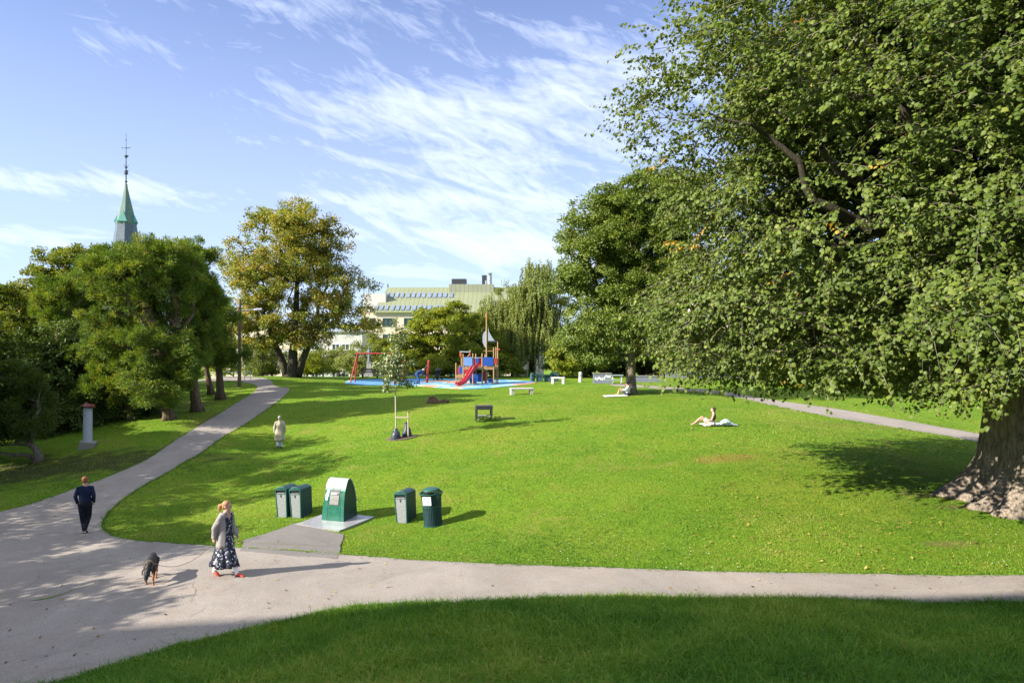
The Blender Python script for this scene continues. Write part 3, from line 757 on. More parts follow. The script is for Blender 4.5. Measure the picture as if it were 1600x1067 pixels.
G = lambda *c: c
M_LINDEN = leaf_mat('linden_leaves', [(0.0, (0.048, 0.082, 0.011)), (0.4, (0.095, 0.140, 0.020)), (0.75, (0.155, 0.200, 0.031)), (0.96, (0.22, 0.245, 0.045)), (1.0, (0.40, 0.25, 0.03))], trans=0.36, gloss=0.012, rough=0.5)
M_MAPLE = leaf_mat('maple_leaves', [(0.0, (0.060, 0.110, 0.012)), (0.5, (0.145, 0.190, 0.018)), (0.85, (0.27, 0.26, 0.02)), (1.0, (0.36, 0.23, 0.03))], trans=0.40, gloss=.02)
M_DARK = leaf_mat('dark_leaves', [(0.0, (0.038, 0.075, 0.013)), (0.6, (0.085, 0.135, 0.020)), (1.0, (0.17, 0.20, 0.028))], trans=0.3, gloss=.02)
M_CHEST = leaf_mat('chestnut_leaves', [(0.0, (0.10, 0.155, 0.020)), (0.35, (0.20, 0.245, 0.028)), (0.65, (0.34, 0.30, 0.038)), (0.90, (0.46, 0.27, 0.045)), (1.0, (0.34, 0.16, 0.04))], trans=0.36, gloss=.02)
M_LIGHT = leaf_mat('bright_leaves', [(0.0, (0.105, 0.155, 0.014)), (0.5, (0.215, 0.26, 0.022)), (1.0, (0.37, 0.36, 0.03))], trans=0.4, gloss=.015)
M_BIRCH = leaf_mat('birch_leaves', [(0.0, (0.09, 0.13, 0.026)), (0.5, (0.20, 0.24, 0.048)), (1.0, (0.33, 0.34, 0.08))], trans=0.36, gloss=.015)
M_PINE = leaf_mat('pine_needles', [(0.0, (0.060, 0.125, 0.022)), (0.5, (0.155, 0.240, 0.028)), (0.85, (0.30, 0.345, 0.04)), (1.0, (0.42, 0.25, 0.04))], trans=0.3, gloss=0.02)
M_BARK = bark_mat('grey_bark', (0.085, 0.065, 0.05), (0.26, 0.21, 0.165))
M_BARKB = bark_mat('old_linden_bark', (0.13, 0.10, 0.08), (0.46, 0.37, 0.29), sc=1.0, bump=0.9)
M_BARKP = bark_mat('pine_bark', (0.07, 0.045, 0.03), (0.24, 0.155, 0.105))
M_BARKD = bark_mat('dark_bark', (0.025, 0.02, 0.016), (0.075, 0.06, 0.045))

def EL(base, cx, cy, rx, rz, ry=None, dy=0.0, wgt=1.0):
    """ellipsoid local to a trunk base, sized from how large it looks at that distance"""
    Y = base.y+dy; s = Y/F
    return ((((cx-800)*s)-base.x, dy, CZ-(cy-533.5)*s-base.z), (rx*s, ry if ry else rx*s, rz*s), wgt)
def straight(h, r0, r1, lean=(0, 0), n=6, wob=0.06, seed=0, start=(0, 0)):
    out = []
    for i in range(n):
        t = i/(n-1); out.append((start[0]+lean[0]*t+wob*mnoise.noise((t*3, seed, 0))*(i > 0)*h*0.3, start[1]+lean[1]*t, -0.3+t*(h+0.3), r0*(1-t)+r1*t if i else r0*1.35))
    return out

# the old linden at the right
M_LINDEN2 = leaf_mat('young_linden_leaves', [(0.0, (0.065, 0.115, 0.014)), (0.5, (0.140, 0.195, 0.024)), (1.0, (0.23, 0.27, 0.045))], trans=0.36, gloss=0.02)
b = Vector((15.35, 19.9, 0)); b.z = tz(b.x, b.y)
rb = np.random.default_rng(3)
def lin_zmin(p):   # foliage stays clear of the ground, lower near the trunk
    return 4.35-0.11*min(10, max(0, p[0]+11.5))+0.35*math.sin(p[0]*1.3+p[1])
lin_ells = [((1.0, -0.6, 12.6), (10.2, 8.8, 8.6), 1.5), ((-4.6, -0.3, 12.2), (7.4, 6.3, 5.4), 1.2), ((-4.6, 0.0, 8.6), (5.6, 5.8, 4.6), 1.0), ((-4.5, 0.5, 5.8), (6.2, 5.5, 3.6), 1.1), ((-2.0, -5.5, 6.8), (4.8, 5.0, 4.2), 1.1),
            ((2.0, -7.0, 7.4), (5.0, 4.8, 4.4), 1.0), ((-8.6, 1.0, 4.9), (3.0, 3.2, 2.0), 0.7), ((-3, 3.5, 3.6), (5.5, 4, 1.6), 0.6)]
def linden():
    r = np.random.default_rng(21)
    root = thing('linden_tree', b, 'huge old linden with a massive flared trunk at the right edge of the lawn', 'tree')
    # trunk with buttress roots
    tb = bmesh.new(); rings = []; n = 72; hs = [-0.5, -0.1, 0.1, 0.25, 0.45, 0.7, 1.0, 1.4, 1.9, 2.5, 3.2, 4.0, 5.0, 6.0, 6.8]
    rs = [3.1, 2.75, 2.5, 2.25, 2.0, 1.78, 1.6, 1.48, 1.40, 1.34, 1.28, 1.22, 1.15, 1.05, 0.85]
    for h, q in zip(hs, rs):
        ring = []
        for k in range(n):
            a = 2*math.pi*k/n; ca, sa = math.cos(a), math.sin(a)
            fl = max(0, (1.6-h)/1.6)
            f = 1+0.17*fl*math.sin(5*a+1.0)+0.11*fl*math.sin(9*a+2+h)+0.05*mnoise.noise((ca*3, sa*3, h*0.5))+0.035*math.sin(23*a+2*mnoise.noise((ca*2, sa*2, h*.6)))+0.05*mnoise.noise((ca*7, sa*7, h*0.9))
            if h > 0: pass
            x = q*f*ca; y = q*f*sa*(1-0.42*fl)
            ring.append(tb.verts.new((x, y, h)))
        rings.append(ring)
    for r0, r1 in zip(rings, rings[1:]):
        for k in range(n): tb.faces.new((r0[k], r0[(k+1) % n], r1[(k+1) % n], r1[k]))
    tb.faces.new(rings[-1])
    t_o = obj('trunk', tb, M_BARKB, root, smooth=True)
    # main limbs
    limbs = [[(0, 0, 6.2), (-2.5, -0.5, 7.0), (-5.2, -1.2, 7.7), (-7.3, -1.8, 8.4), (-7.8, -2.0, 9.4), (-8.8, -2.2, 10.2), (-10.3, -2.3, 10.7)],
             [(0, 0, 6.0), (-1.2, -1.8, 6.8), (-2.6, -3.6, 7.4), (-4.2, -4.8, 8.4)],
             [(0, 0, 6.5), (-2.5, -1.2, 8.6), (-5, -2.2, 10.4), (-6, -2.6, 12.0), (-7.4, -2.8, 13.0)],
             [(0, 0, 6.5), (0.6, 0, 9.5), (0.8, 0.3, 13), (0.7, 0.5, 17)],
             [(0, 0, 6.2), (1.5, -1.8, 7.4), (2.4, -3.8, 8.6), (3.0, -5.5, 9.4)],
             [(0, 0, 5.6), (-2.0, 0.8, 5.9), (-4.6, 1.4, 6.3), (-7.0, 1.4, 6.4)],
             [(0, 0, 6.0), (2.2, 1.5, 8), (4.4, 2.4, 10)], [(0, 0, 5.4), (-1.0, 2.2, 6.4), (-2.4, 4.2, 7.0)],
             [(-5.2, -1.2, 7.7), (-6.6, -2.8, 8.6), (-8.2, -4.0, 9.2)], [(-4.6, 1.4, 6.3), (-6, 0.2, 7.4), (-8, -0.6, 8.4)]]
    nodes = [((0, 0, 5.0), -1), ((0, 0, 6.0), 0)]
    for L in limbs:
        k = int(np.argmin([np.linalg.norm(np.array(q[0])-np.array(L[0])) for q in nodes])); prev = k
        for a, c in zip(L, L[1:]):
            a = np.array(a, float); c = np.array(c, float); m = max(2, int(np.linalg.norm(c-a)/0.5))
            for j in range(1, m+1):
                q = a+(c-a)*j/m+r.standard_normal(3)*0.07; nodes.append((tuple(q), prev)); prev = len(nodes)-1
    Cc = envelope(lin_ells, 4600, r, 0.62, 0.40, 0.0, lin_zmin, seed=4.4)
    ax_ = np.array([n_[0] for n_ in nodes[2:] if n_[0][2] > 6.6])
    dd = np.array([np.min(((ax_-c)**2).sum(1)) for c in Cc]); Cc = Cc[dd > np.where((Cc[:, 0] < -4) & (Cc[:, 2] < 13), 1.25, 0.75)**2]
    arr, par, area = skeleton(nodes, Cc, r, 0.5, 0.05, 0.16)
    rad = 0.0085*np.maximum(area, 0.5)**0.50; rad[:2] = 0.8
    ln = np.linalg.norm(arr[:len(nodes)]-np.array([0, 0, 6.0]), axis=1); rad[2:len(nodes)] = np.maximum(rad[2:len(nodes)], np.clip(.36-.030*ln[2:], .03, .36))
    bm = bmesh.new(); branch_mesh(bm, arr, par, rad)
    obj('branches', bm, M_BARKD, t_o, smooth=True)
    V, Fq, T, TV, TF = sprays(Cc, 9, 20, 0.98, 0.106, r, np.array((0.0, 0.0, 5.0)), zmin=3)
    link('crown', array_mesh('crown', V, Fq, 3, T), M_LINDEN, root)
    link('twigs', array_mesh('twigs', TV, TF, 4), simple('pale_twig_bark', (0.26, 0.21, 0.17), .85), t_o)
linden()

# the tree beyond it that the reader leans on
b = gp(985, 616)
tree('linden_tree', b, 'round full green tree with the person in a white top leaning on its trunk', [EL(b, 985, 430, 115, 128), EL(b, 930, 420, 62, 85), EL(b, 950, 350, 66, 62), EL(b, 1020, 370, 90, 105), EL(b, 1050, 320, 62, 70), EL(b, 925, 530, 55, 42), EL(b, 1040, 480, 80, 90)],
     2400, 85, 0.48, 0.15, M_LINDEN2, M_BARK, [straight(3.0, 0.33, 0.26, (0.1, 0), seed=3)+[(0.15, 0.1, 4.5, 0.2), (0.1, 0.1, 6.5, 0.13), (0.0, 0.1, 8.5, 0.07)],
     [(0.1, 0, 2.6, .2), (-0.7, -0.3, 4.0, .13), (-1.6, -0.4, 5.6, .08)], [(0.1, 0, 2.6, .2), (0.9, 0.1, 4.2, .12), (1.8, 0.2, 5.6, .07)]], 31, cut=-0.25, zmin=2.1, flat=0.7, droop=0.5, rtip=0.01, lump=(.85, 9), shell=.6)

# chestnut turning brown, by the bend of the path
b = gp(457, 589)
tree('chestnut_tree', b, 'tall multi-stemmed chestnut with thinning brown and yellow crown beside the path bend', [EL(b, 440, 420, 78, 100), EL(b, 500, 400, 55, 75), EL(b, 385, 450, 48, 65), EL(b, 530, 480, 62, 50), EL(b, 400, 530, 52, 38, wgt=1.2), EL(b, 455, 350, 55, 32), EL(b, 560, 510, 32, 18, wgt=.6), EL(b, 450, 505, 55, 30, wgt=.8), EL(b, 495, 530, 40, 18, wgt=.6)],
     1800, 50, 0.50, 0.18, M_CHEST, M_BARKD, [straight(3.4, 0.50, 0.32, (0.1, 0), seed=1)+[(0.3, 0, 5.5, 0.3), (0.4, 0, 8.5, 0.18), (0.5, 0, 11.5, 0.08)],
     [(-0.4, 0.1, -0.2, 0.35), (-0.8, 0, 1.2, 0.3), (-1.5, 0, 2.8, 0.24), (-2.3, 0, 4.8, 0.17), (-3.4, 0, 7.2, 0.10)],
     [(0.4, 0, -0.2, 0.36), (0.9, 0, 1.5, 0.3), (1.6, 0, 3.2, 0.25), (2.2, 0, 4.2, 0.2), (3.6, 0, 5.6, 0.13), (4.6, 0, 7.4, 0.08)]], 32, cut=-0.12, zmin=2.6, flat=0.8, nscale=0.45, shell=0.85, rtip=0.011, lump=(.9, 8))

# pines on the left bank
def pine(px, py, label, ells, trunk, seed, ncl=330, per=620, crad=0.27, size=0.17, grp='pines on the left bank'):
    b = gp(px, py)
    return tree('pine_tree', b, label, [EL(b, *e) for e in ells], ncl, per, crad, size, M_PINE, M_BARKP, trunk, seed, group=grp, flat=0.95, radial=True, shape='fold', aspect=0.20, cut=-0.3, nscale=0.6, zmin=.9, rtip=0.016, shell=0.8, lump=(.5, 4))
pine(265, 655, 'broad bushy pine with a forked trunk, nearest to the path', [(235, 440, 80, 66), (200, 520, 62, 55, None, 1.0), (260, 560, 50, 58, None, -.5), (245, 605, 48, 30, None, -.8), (180, 430, 45, 48), (270, 410, 52, 36)],
     [straight(2.4, 0.29, 0.22, (-0.4, 0), seed=5)+[(-0.8, 0, 4, .22), (-1.2, 0, 6, .15), (-1.0, 0, 8.2, .07)], [(-0.2, 0, 1.6, .2), (0.5, 0, 2.6, .15), (0.6, 0, 4.6, .1)]], 41, 1500, 130)
pine(309, 643, 'dark pine with a leaning bare trunk behind the broad pine', [(300, 420, 38, 50), (310, 500, 32, 60), (285, 560, 30, 30)], [straight(4.2, 0.27, 0.2, (-0.55, 0), seed=6)+[(-0.6, 0, 6.5, .14), (-0.4, 0, 8.8, .07)]], 42, 620, 130)
pine(345, 624, 'slim pine with a straight bare trunk, second from the path bend', [(340, 500, 28, 42), (330, 545, 34, 26), (362, 560, 24, 16)], [straight(4.5, 0.24, 0.17, (-0.25, 0), seed=7)+[(-0.3, 0, 6.2, .1)]], 43, 290, 130)
pine(332, 616, 'thin pine with a crooked trunk next to the slim straight pine', [(322, 470, 26, 38), (318, 540, 24, 30)], [straight(3.6, 0.2, 0.14, (-0.8, 0), seed=8)+[(-0.9, 0, 5.8, .08)]], 44, 230, 130)
pine(205, 655, 'low spreading pine behind the red-capped column', [(180, 600, 46, 36), (200, 560, 42, 42), (160, 560, 30, 30), (235, 600, 30, 32)], [straight(2.0, 0.2, 0.14, (-0.4, 0), seed=9)+[(-0.6, 0, 3.2, .08)]], 45, 520, 130)
b = gp(115, 690)
tree('pine_tree', Vector((-28.8, 43, tz(-28.8, 43))), 'bluish pine between the yellowing maple and the broad pine', [EL(Vector((-28.8, 43, tz(-28.8, 43))), 112, 478, 48, 44), EL(Vector((-28.8, 43, tz(-28.8, 43))), 150, 440, 35, 36)], 480, 130, 0.28, 0.17, M_PINE, M_BARKP,
     [straight(7.0, 0.26, 0.14, (0.3, 0), seed=10)], 46, group='pines on the left bank', radial=True, shape='fold', aspect=0.20, flat=.95, zmin=2.5, rtip=0.016, lump=(.62, 8))

# maples and thicket on the left
def maple(X, Y, label, ells, h, r0, seed, m=M_MAPLE, ncl=420, per=95, size=0.17, zmin=1.5, crad=.5, lump=(.8, 7), name='maple_tree', grp='broadleaf trees left of the path', cut=-0.15, cat='tree', bark=M_BARKD):
    b = Vector((X, Y, tz(X, Y)))
    return tree(name, b, label, [EL(b, *e) for e in ells], ncl, per, crad, size, m, bark, [straight(h, r0, r0*0.45, (0.3, 0), seed=seed)], seed, group=grp, zmin=zmin, cut=cut, cat=cat, lump=lump, shell=.6)
maple(-31.5, 49, 'yellowing maple rising behind the pines at the left', [(125, 450, 62, 62), (85, 470, 55, 50), (150, 420, 40, 32), (40, 500, 50, 50), (20, 470, 30, 24)], 6, 0.3, 51, ncl=800, per=80)
maple(-34, 44, 'green maple at the left edge beside the yellowing one', [(-10, 520, 60, 75), (40, 560, 60, 60)], 5, 0.26, 52, ncl=460)
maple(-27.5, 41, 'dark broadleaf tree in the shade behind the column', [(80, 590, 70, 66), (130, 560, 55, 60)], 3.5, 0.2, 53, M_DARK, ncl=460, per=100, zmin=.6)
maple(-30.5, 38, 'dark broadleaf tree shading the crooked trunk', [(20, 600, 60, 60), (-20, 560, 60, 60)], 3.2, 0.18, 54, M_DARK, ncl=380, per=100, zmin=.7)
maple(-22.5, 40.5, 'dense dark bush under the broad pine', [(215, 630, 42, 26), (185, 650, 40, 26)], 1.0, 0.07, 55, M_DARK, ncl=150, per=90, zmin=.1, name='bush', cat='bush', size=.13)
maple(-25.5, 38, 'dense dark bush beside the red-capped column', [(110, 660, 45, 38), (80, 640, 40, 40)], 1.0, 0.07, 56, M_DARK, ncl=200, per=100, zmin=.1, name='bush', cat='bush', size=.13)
maple(-31, 52, 'dark green bush filling the gap behind the pines', [(200, 600, 60, 50), (260, 590, 45, 40)], 1.5, 0.09, 57, M_DARK, ncl=260, per=100, zmin=.1, name='bush', cat='bush')
maple(-40, 50, 'broad green bush at the far left behind the crooked trunk', [(-20, 620, 70, 50), (60, 640, 60, 50)], 1.5, 0.09, 58, M_MAPLE, ncl=300, per=90, zmin=.1, name='bush', cat='bush')
# shrub with a crooked, lying trunk
b = gp(58, 722)
tree('juniper', b, 'dark juniper with a bent low trunk at the left edge', [EL(b, 30, 640, 48, 42), EL(b, -20, 660, 50, 40), EL(b, 0, 600, 50, 30)], 420, 120, 0.27, 0.15, M_DARK, M_BARK,
     [[(0, 0, -0.2, .17), (0.1, 0, 0.25, .16), (-0.05, 0, 0.6, .15), (-0.45, 0, 0.95, .13), (-0.85, 0, 1.25, .11), (-1.1, 0, 1.9, .08)], [(0, 0, 0.15, .11), (-0.5, -0.1, 0.38, .09), (-1.0, -0.2, 0.36, .08), (-1.7, -0.2, 0.5, .06)],
      [(-0.3, 0, 0.8, .06), (-0.9, -0.1, 0.85, .05), (-1.6, -0.1, 0.8, .04)]], 59, flat=.9, radial=True, shape='fold', aspect=0.25, zmin=1.0, cat='bush', rtip=.01, lump=(.5, 7), cut=-.1)

# trees outside the frame on the left whose shade falls over the lawn and the path
for i, (X, Y, h, s) in enumerate(((-24, 13.5, 9.5, 61), (-29, 20, 14, 62), (-26.5, 24.0, 10, 63), (-26.5, 28.6, 10.5, 64), (-30, 33.0, 7, 66), (-20.5, 8.6, 8, 67))):
    b = Vector((X, Y, tz(X, Y)))
    tree('maple_tree', b, ['green maple beside the lower path', 'tall green maple behind the lower path', 'small green maple near the bank', 'tall maple deep in the left thicket', 'spreading maple at the foot of the bank', 'young maple beside the path fork'][i],
         [((0, 0, h*0.62), (h*0.34, h*0.34, h*0.36), 1), ((h*.1, -h*.1, h*0.45), (h*0.3, h*0.3, h*0.22), 1)], 260, 72, 0.75, 0.25, M_MAPLE, M_BARK, [straight(h*0.55, 0.28, 0.12, seed=s)], s,
         group='maples along the left side', zmin=1.8, cut=0.02)

# middle background
def bgtree(px, Y, label, ells, h, r0, seed, m, ncl, per, size=0.20, zmin=.3, name='broadleaf_tree', cat='tree', crad=.5, grp='trees beyond the playground', cut=-0.2, lump=(.9, 7), **kw):
    X = (px-800)/F*Y; b = Vector((X, Y, tz(X, Y)))
    return tree(name, b, label, [EL(b, *e) for e in ells], ncl, per, crad, size, m, M_BARKD, [straight(h, r0, r0*.5, seed=seed)], seed, group=grp, zmin=zmin, cut=cut, cat=cat, lump=lump, **kw)
bgtree(690, 76, 'dome-shaped green tree in front of the green-roofed building', [(690, 530, 50, 56), (655, 545, 34, 42), (715, 500, 28, 30)], 5, .3, 71, M_LIGHT, 620, 75)
bgtree(640, 74, 'low green tree behind the swings', [(640, 560, 34, 40)], 3, .2, 72, M_LIGHT, 200, 80)
bgtree(735, 70, 'yellowish tree right behind the ship playset', [(735, 540, 34, 46), (760, 560, 34, 34)], 4, .22, 73, M_LIGHT, 330, 85)
bgtree(705, 69, 'yellow-green bush behind the pushchair', [(705, 570, 30, 26), (675, 575, 24, 20)], 1.5, .1, 74, M_LIGHT, 170, 80, name='bush', cat='bush', size=.16)
bgtree(775, 70, 'yellow-green bush at the right of the ship playset', [(775, 575, 30, 22), (800, 578, 22, 16)], 1.5, .1, 75, M_LIGHT, 150, 80, name='bush', cat='bush', size=.16)
bgtree(560, 76, 'rounded grey-green bush behind the swing frame', [(563, 562, 26, 26), (548, 570, 18, 18)], 2, .1, 76, M_BIRCH, 150, 80, name='bush', cat='bush', size=.15)
bgtree(505, 78, 'feathery young conifer beside the white building', [(505, 562, 16, 26), (490, 572, 16, 14), (520, 570, 12, 16)], 3, .1, 77, M_BIRCH, 110, 70, name='young_tree', size=.13)
bgtree(603, 73, 'dark green bush beside the grey statue', [(603, 572, 20, 18), (620, 565, 14, 20)], 1.5, .1, 78, M_DARK, 110, 80, name='bush', cat='bush', size=.15)
bgtree(410, 74, 'sparse light birch behind the wooden pole', [(405, 560, 22, 30), (385, 570, 16, 18)], 4, .12, 79, M_BIRCH, 110, 60, name='young_tree', size=.14)
bgtree(480, 70, 'leafy green bush right of the chestnut trunk', [(482, 572, 20, 18), (498, 578, 16, 14)], 1.5, .1, 84, M_LIGHT, 130, 80, name='bush', cat='bush', size=.14)
bgtree(585, 79, 'slender light tree against the cream wall', [(588, 540, 16, 34), (596, 565, 22, 22)], 4, .12, 85, M_LIGHT, 190, 70, name='young_tree', size=.15)
bgtree(530, 80, 'soft green bush against the white wing', [(532, 568, 20, 20)], 1.5, .1, 86, M_BIRCH, 120, 80, name='bush', cat='bush', size=.14)
bgtree(425, 76, 'pale green thicket between the pole and the chestnut', [(425, 560, 22, 30), (405, 572, 20, 18)], 2.5, .1, 87, M_BIRCH, 200, 80, name='bush', cat='bush', size=.14)
bgtree(365, 80, 'small bush behind the white railing', [(360, 575, 22, 14), (340, 560, 18, 26)], 2, .1, 80, M_LIGHT, 90, 70, name='bush', cat='bush', size=.14)
for (px, Y, lab, el, h, sd, nc) in ((830, 72, 'tall weeping birch with trailing branches beyond the playground', [(840, 440, 26, 36), (820, 500, 30, 60), (850, 520, 26, 60)], 11, 81, 230), (770, 74, 'shorter weeping birch behind the ship playset', [(770, 485, 24, 26), (790, 520, 22, 40)], 8, 82, 120)):
    X = (px-800)/F*Y; b = Vector((X, Y, tz(X, Y)))
    tree('weeping_birch', b, lab, [EL(b, *e) for e in el], nc, 7, 0.5, 0.16, M_BIRCH, M_BARKD, [straight(h, .22, .06, (0.3, 0), seed=sd)], sd, group='weeping birches', weep=5, zmin=3.0, shape='fold', aspect=.5, cut=-.1)
bgtree(800, 73, 'slim birch top standing left of the tall weeping birch', [(795, 470, 12, 22), (806, 520, 14, 40)], 6, .1, 83, M_BIRCH, 100, 60, name='young_tree', size=.15)
# hedge-like row behind the reader's tree and further right
row = [(880, 66, 'leafy bush beside the background litter bins', [(885, 565, 26, 24)], M_LIGHT), (915, 68, 'pale green bush left of the graffiti wall', [(915, 555, 34, 34)], M_LIGHT), (875, 74, 'green tree behind the background litter bins', [(880, 515, 34, 44)], M_LIGHT),
       (950, 72, 'dark tree above the graffiti wall', [(950, 540, 36, 36)], M_DARK), (1010, 74, 'tree directly behind the leaning reader', [(1005, 540, 46, 46)], M_DARK), (1070, 70, 'dark tree right of the leaning reader', [(1075, 550, 46, 44)], M_DARK),
       (1140, 74, 'broad tree behind the hanging linden branches', [(1140, 520, 58, 66)], M_MAPLE), (1215, 66, 'yellow-tinged tree beyond the far path', [(1220, 540, 48, 56)], M_LIGHT), (1290, 62, 'dark tree beyond the far path', [(1290, 540, 56, 60)], M_DARK),
       (1370, 60, 'green tree beyond the far path, left of the old trunk', [(1370, 540, 60, 62)], M_MAPLE), (1460, 58, 'dark tree directly left of the old trunk', [(1460, 540, 62, 64)], M_DARK), (1560, 58, 'green tree hidden behind the old trunk', [(1560, 540, 66, 64)], M_DARK)]
for i, (px, Y, lab, el, m) in enumerate(row):
    bgtree(px, Y, lab, el, 3.2, .22, 90+i, m, 230 if i > 2 else 130, 80, size=.19, grp='trees and bushes along the far right side', zmin=0.5 if i != 4 else 1.2)
for q_, (px_, lab_) in enumerate(((985, 'low bush behind the trunk the reader leans on'), (1035, 'low bush right behind the long grey wall'), (1090, 'round bush under the dark tree right of the reader'), (1150, 'bush beyond the hanging linden twigs'), (1200, 'bush at the start of the far right path'), (895, 'low bush just right of the background bins'), (930, 'bush rising behind the graffiti wall'))):
    bgtree(px_, 77, lab_, [(px_, 572, 34, 24)], 1.2, .08, 120+q_, M_DARK if q_ % 2 else M_MAPLE, 170, 80, name='bush', cat='bush', size=.17, grp='trees and bushes along the far right side', zmin=.1)
bgtree(1247, 56, 'small bright yellow shrub beyond the far path', [(1247, 602, 10, 7)], .4, .04, 110, leaf_mat('yellow_leaves', [(0, (0.42, 0.27, 0.01)), (1, (0.62, 0.42, 0.02))]), 40, 70, size=.12, name='bush', cat='bush', crad=.4, zmin=.1, grp='trees and bushes along the far right side')

# ------------------------------------------------------------------ buildings
def cream(name, col, sc=0.25):
    m, t, out = mat(name)
    tcn = t.add('ShaderNodeTexCoord')
    n = t.add('ShaderNodeTexNoise', i_Vector=tcn.outputs['Object'], i_Scale=sc, i_Detail=6.0)
    n2 = t.add('ShaderNodeTexNoise', i_Vector=t.add('ShaderNodeMapping', i_Vector=tcn.outputs['Object'], i_Scale=(2, 2, .15)), i_Scale=0.8, i_Detail=4.0)
    c = t.mix(n.outputs[0], tuple(x*.88 for x in col), col); c = t.mix(t.rng(n2.outputs[0], .5, .75, 0, .25), c, tuple(x*.6 for x in col))
    b = t.add('ShaderNodeBsdfPrincipled', i_Base_Color=c, i_Roughness=0.85); t.l.new(b.outputs[0], out.inputs[0]); return m
M_CREAM = cream('cream_render', (0.66, 0.55, 0.42)); M_WHITEW = cream('white_render', (0.54, 0.52, 0.48)); M_STONE = cream('grey_stone', (0.24, 0.22, 0.2), 1.2)
M_GLASS = simple('window_glass', (0.05, 0.07, 0.08), 0.12, spec=0.9, var=0.3, scale=1.5)
M_GFRAME = simple('green_frame', (0.02, 0.10, 0.085), 0.5); M_WFRAME = simple('white_frame', (0.7, 0.7, 0.68), 0.5)
M_METAL = simple('galvanised_metal', (0.42, 0.43, 0.44), 0.4, 0.8, var=.2); M_DKMETAL = simple('dark_metal', (0.05, 0.055, 0.06), 0.5, 0.3)
M_SKYL = simple('skylight_glass', (0.16, 0.20, 0.28), 0.15, spec=0.9, var=.35, scale=.6)
def roofmat(name, col, ax=0, pitch=0.9):
    m, t, out = mat(name)
    tcn = t.add('ShaderNodeTexCoord'); s = t.add('ShaderNodeSeparateXYZ', i_0=tcn.outputs['Object'])
    w_ = t.math('PINGPONG', t.math('DIVIDE', s.outputs[ax], pitch), 0.5)
    n = t.add('ShaderNodeTexNoise', i_Vector=tcn.outputs['Object'], i_Scale=.5, i_Detail=6.0)
    c = t.mix(t.rng(w_, .0, .09, 1, 0), t.mix(n.outputs[0], tuple(x*.82 for x in col), tuple(x*1.12 for x in col)), tuple(x*.55 for x in col))
    b = t.add('ShaderNodeBsdfPrincipled', i_Base_Color=c, i_Roughness=0.6); t.l.new(b.outputs[0], out.inputs[0]); return m
def window(parent, x, y, z, ww, hh, frame, mull=2, depth=0.25):
    """a window set in a wall facing -Y: frame part with a pane sub-part"""
    bm = bmesh.new(); t = 0.16
    box(bm, (x, y-0.04, z+hh/2-t/2), (ww, 0.14, t)); box(bm, (x, y-0.04, z-hh/2+t/2), (ww, 0.14, t))
    for k in range(mull+1): box(bm, (x-ww/2+t/2+(ww-t)*k/mull, y-0.045, z), (t*(1 if k in (0, mull) else .6), 0.13, hh-2*t))
    f = obj('window', bm, frame, parent)
    bm = bmesh.new(); box(bm, (x, y-0.01, z), (ww-0.1, 0.04, hh-0.1)); obj('pane', bm, M_GLASS, f)

def px2(px, py, Y): return ((px-800)/F*Y, CZ-(py-533.5)/F*Y)
# main building with the green roof
Yb = 135.0
bx0 = px2(566, 0, Yb)[0]; bx1 = px2(800, 0, Yb)[0]; ez = px2(0, 487, Yb)[1]; rz_ = px2(0, 449, Yb+9)[1]
bld = thing('building', (0, Yb, CZ-10), 'cream building with a long green metal roof, two rows of skylights and rooftop chimneys', 'building')
bm = bmesh.new(); box(bm, ((bx0+bx1)/2, 9, (ez-(CZ-10))/2), (bx1-bx0, 18, ez-(CZ-10))); obj('wall', bm, M_CREAM, bld)
zb = CZ-10
e_ = ez-zb; r_ = rz_-zb
bm = bmesh.new()
hx = px2(606, 0, Yb+9)[0]; x0 = px2(583, 0, Yb)[0]
v = [bm.verts.new(p) for p in ((x0, -0.4, e_), (bx1+.4, -0.4, e_), (bx1+.4, 9, r_), (hx, 9, r_), (x0, 18.4, e_), (bx1+.4, 18.4, e_))]
bm.faces.new((v[0], v[1], v[2], v[3])); bm.faces.new((v[0], v[3], v[4])); bm.faces.new((v[3], v[2], v[5], v[4])); bm.faces.new((v[1], v[5], v[2])); bm.faces.new((v[0], v[4], v[5], v[1]))
rf = obj('roof', bm, roofmat('green_roof', (0.205, 0.225, 0.12)), bld)
bm = bmesh.new(); box(bm, (x0/2+bx1/2, -0.42, e_-0.12), (bx1-x0+.9, 0.3, 0.22)); obj('gutter', bm, simple('green_gutter', (.22, .27, .13)), rf)
def onroof(px, py):   # point of the front slope seen at that height
    t = (487-py)/(487-449); return Vector((px2(px, 0, Yb+9*t)[0], -0.4+9.4*t, e_+(r_-e_)*t))
for (pya, pyb, lo, hi) in ((466, 459, 602, 702), (485.5, 478.5, 578, 690)):
    x = lo; k = 0
    while x < hi:
        a = onroof(x, pya); c = onroof(x+6.6, pyb)
        bm = bmesh.new(); nn = Vector((0, -(r_-e_), 9.4)).normalized()
        q = [Vector((a.x, a.y, a.z)), Vector((c.x, a.y, a.z)), Vector((c.x, c.y, c.z)), Vector((a.x, c.y, c.z))]
        lo_v = [bm.verts.new(p+nn*0.01) for p in q]; hi_v = [bm.verts.new(p+nn*0.16) for p in q]
        bm.faces.new(hi_v)
        for i in range(4): bm.faces.new((lo_v[i], lo_v[(i+1) % 4], hi_v[(i+1) % 4], hi_v[i]))
        obj('skylight', bm, M_SKYL, rf)
        k += 1; x += 7.9 if k % 4 else 9.6
for row_, py in enumerate((503.5, 529, 555, 580)):
    for i in range(7):
        xx, zz = px2(575+33.2*i, py, Yb); window(bld, xx, 0, zz-zb, 2.6, 1.65, M_GFRAME, 3)
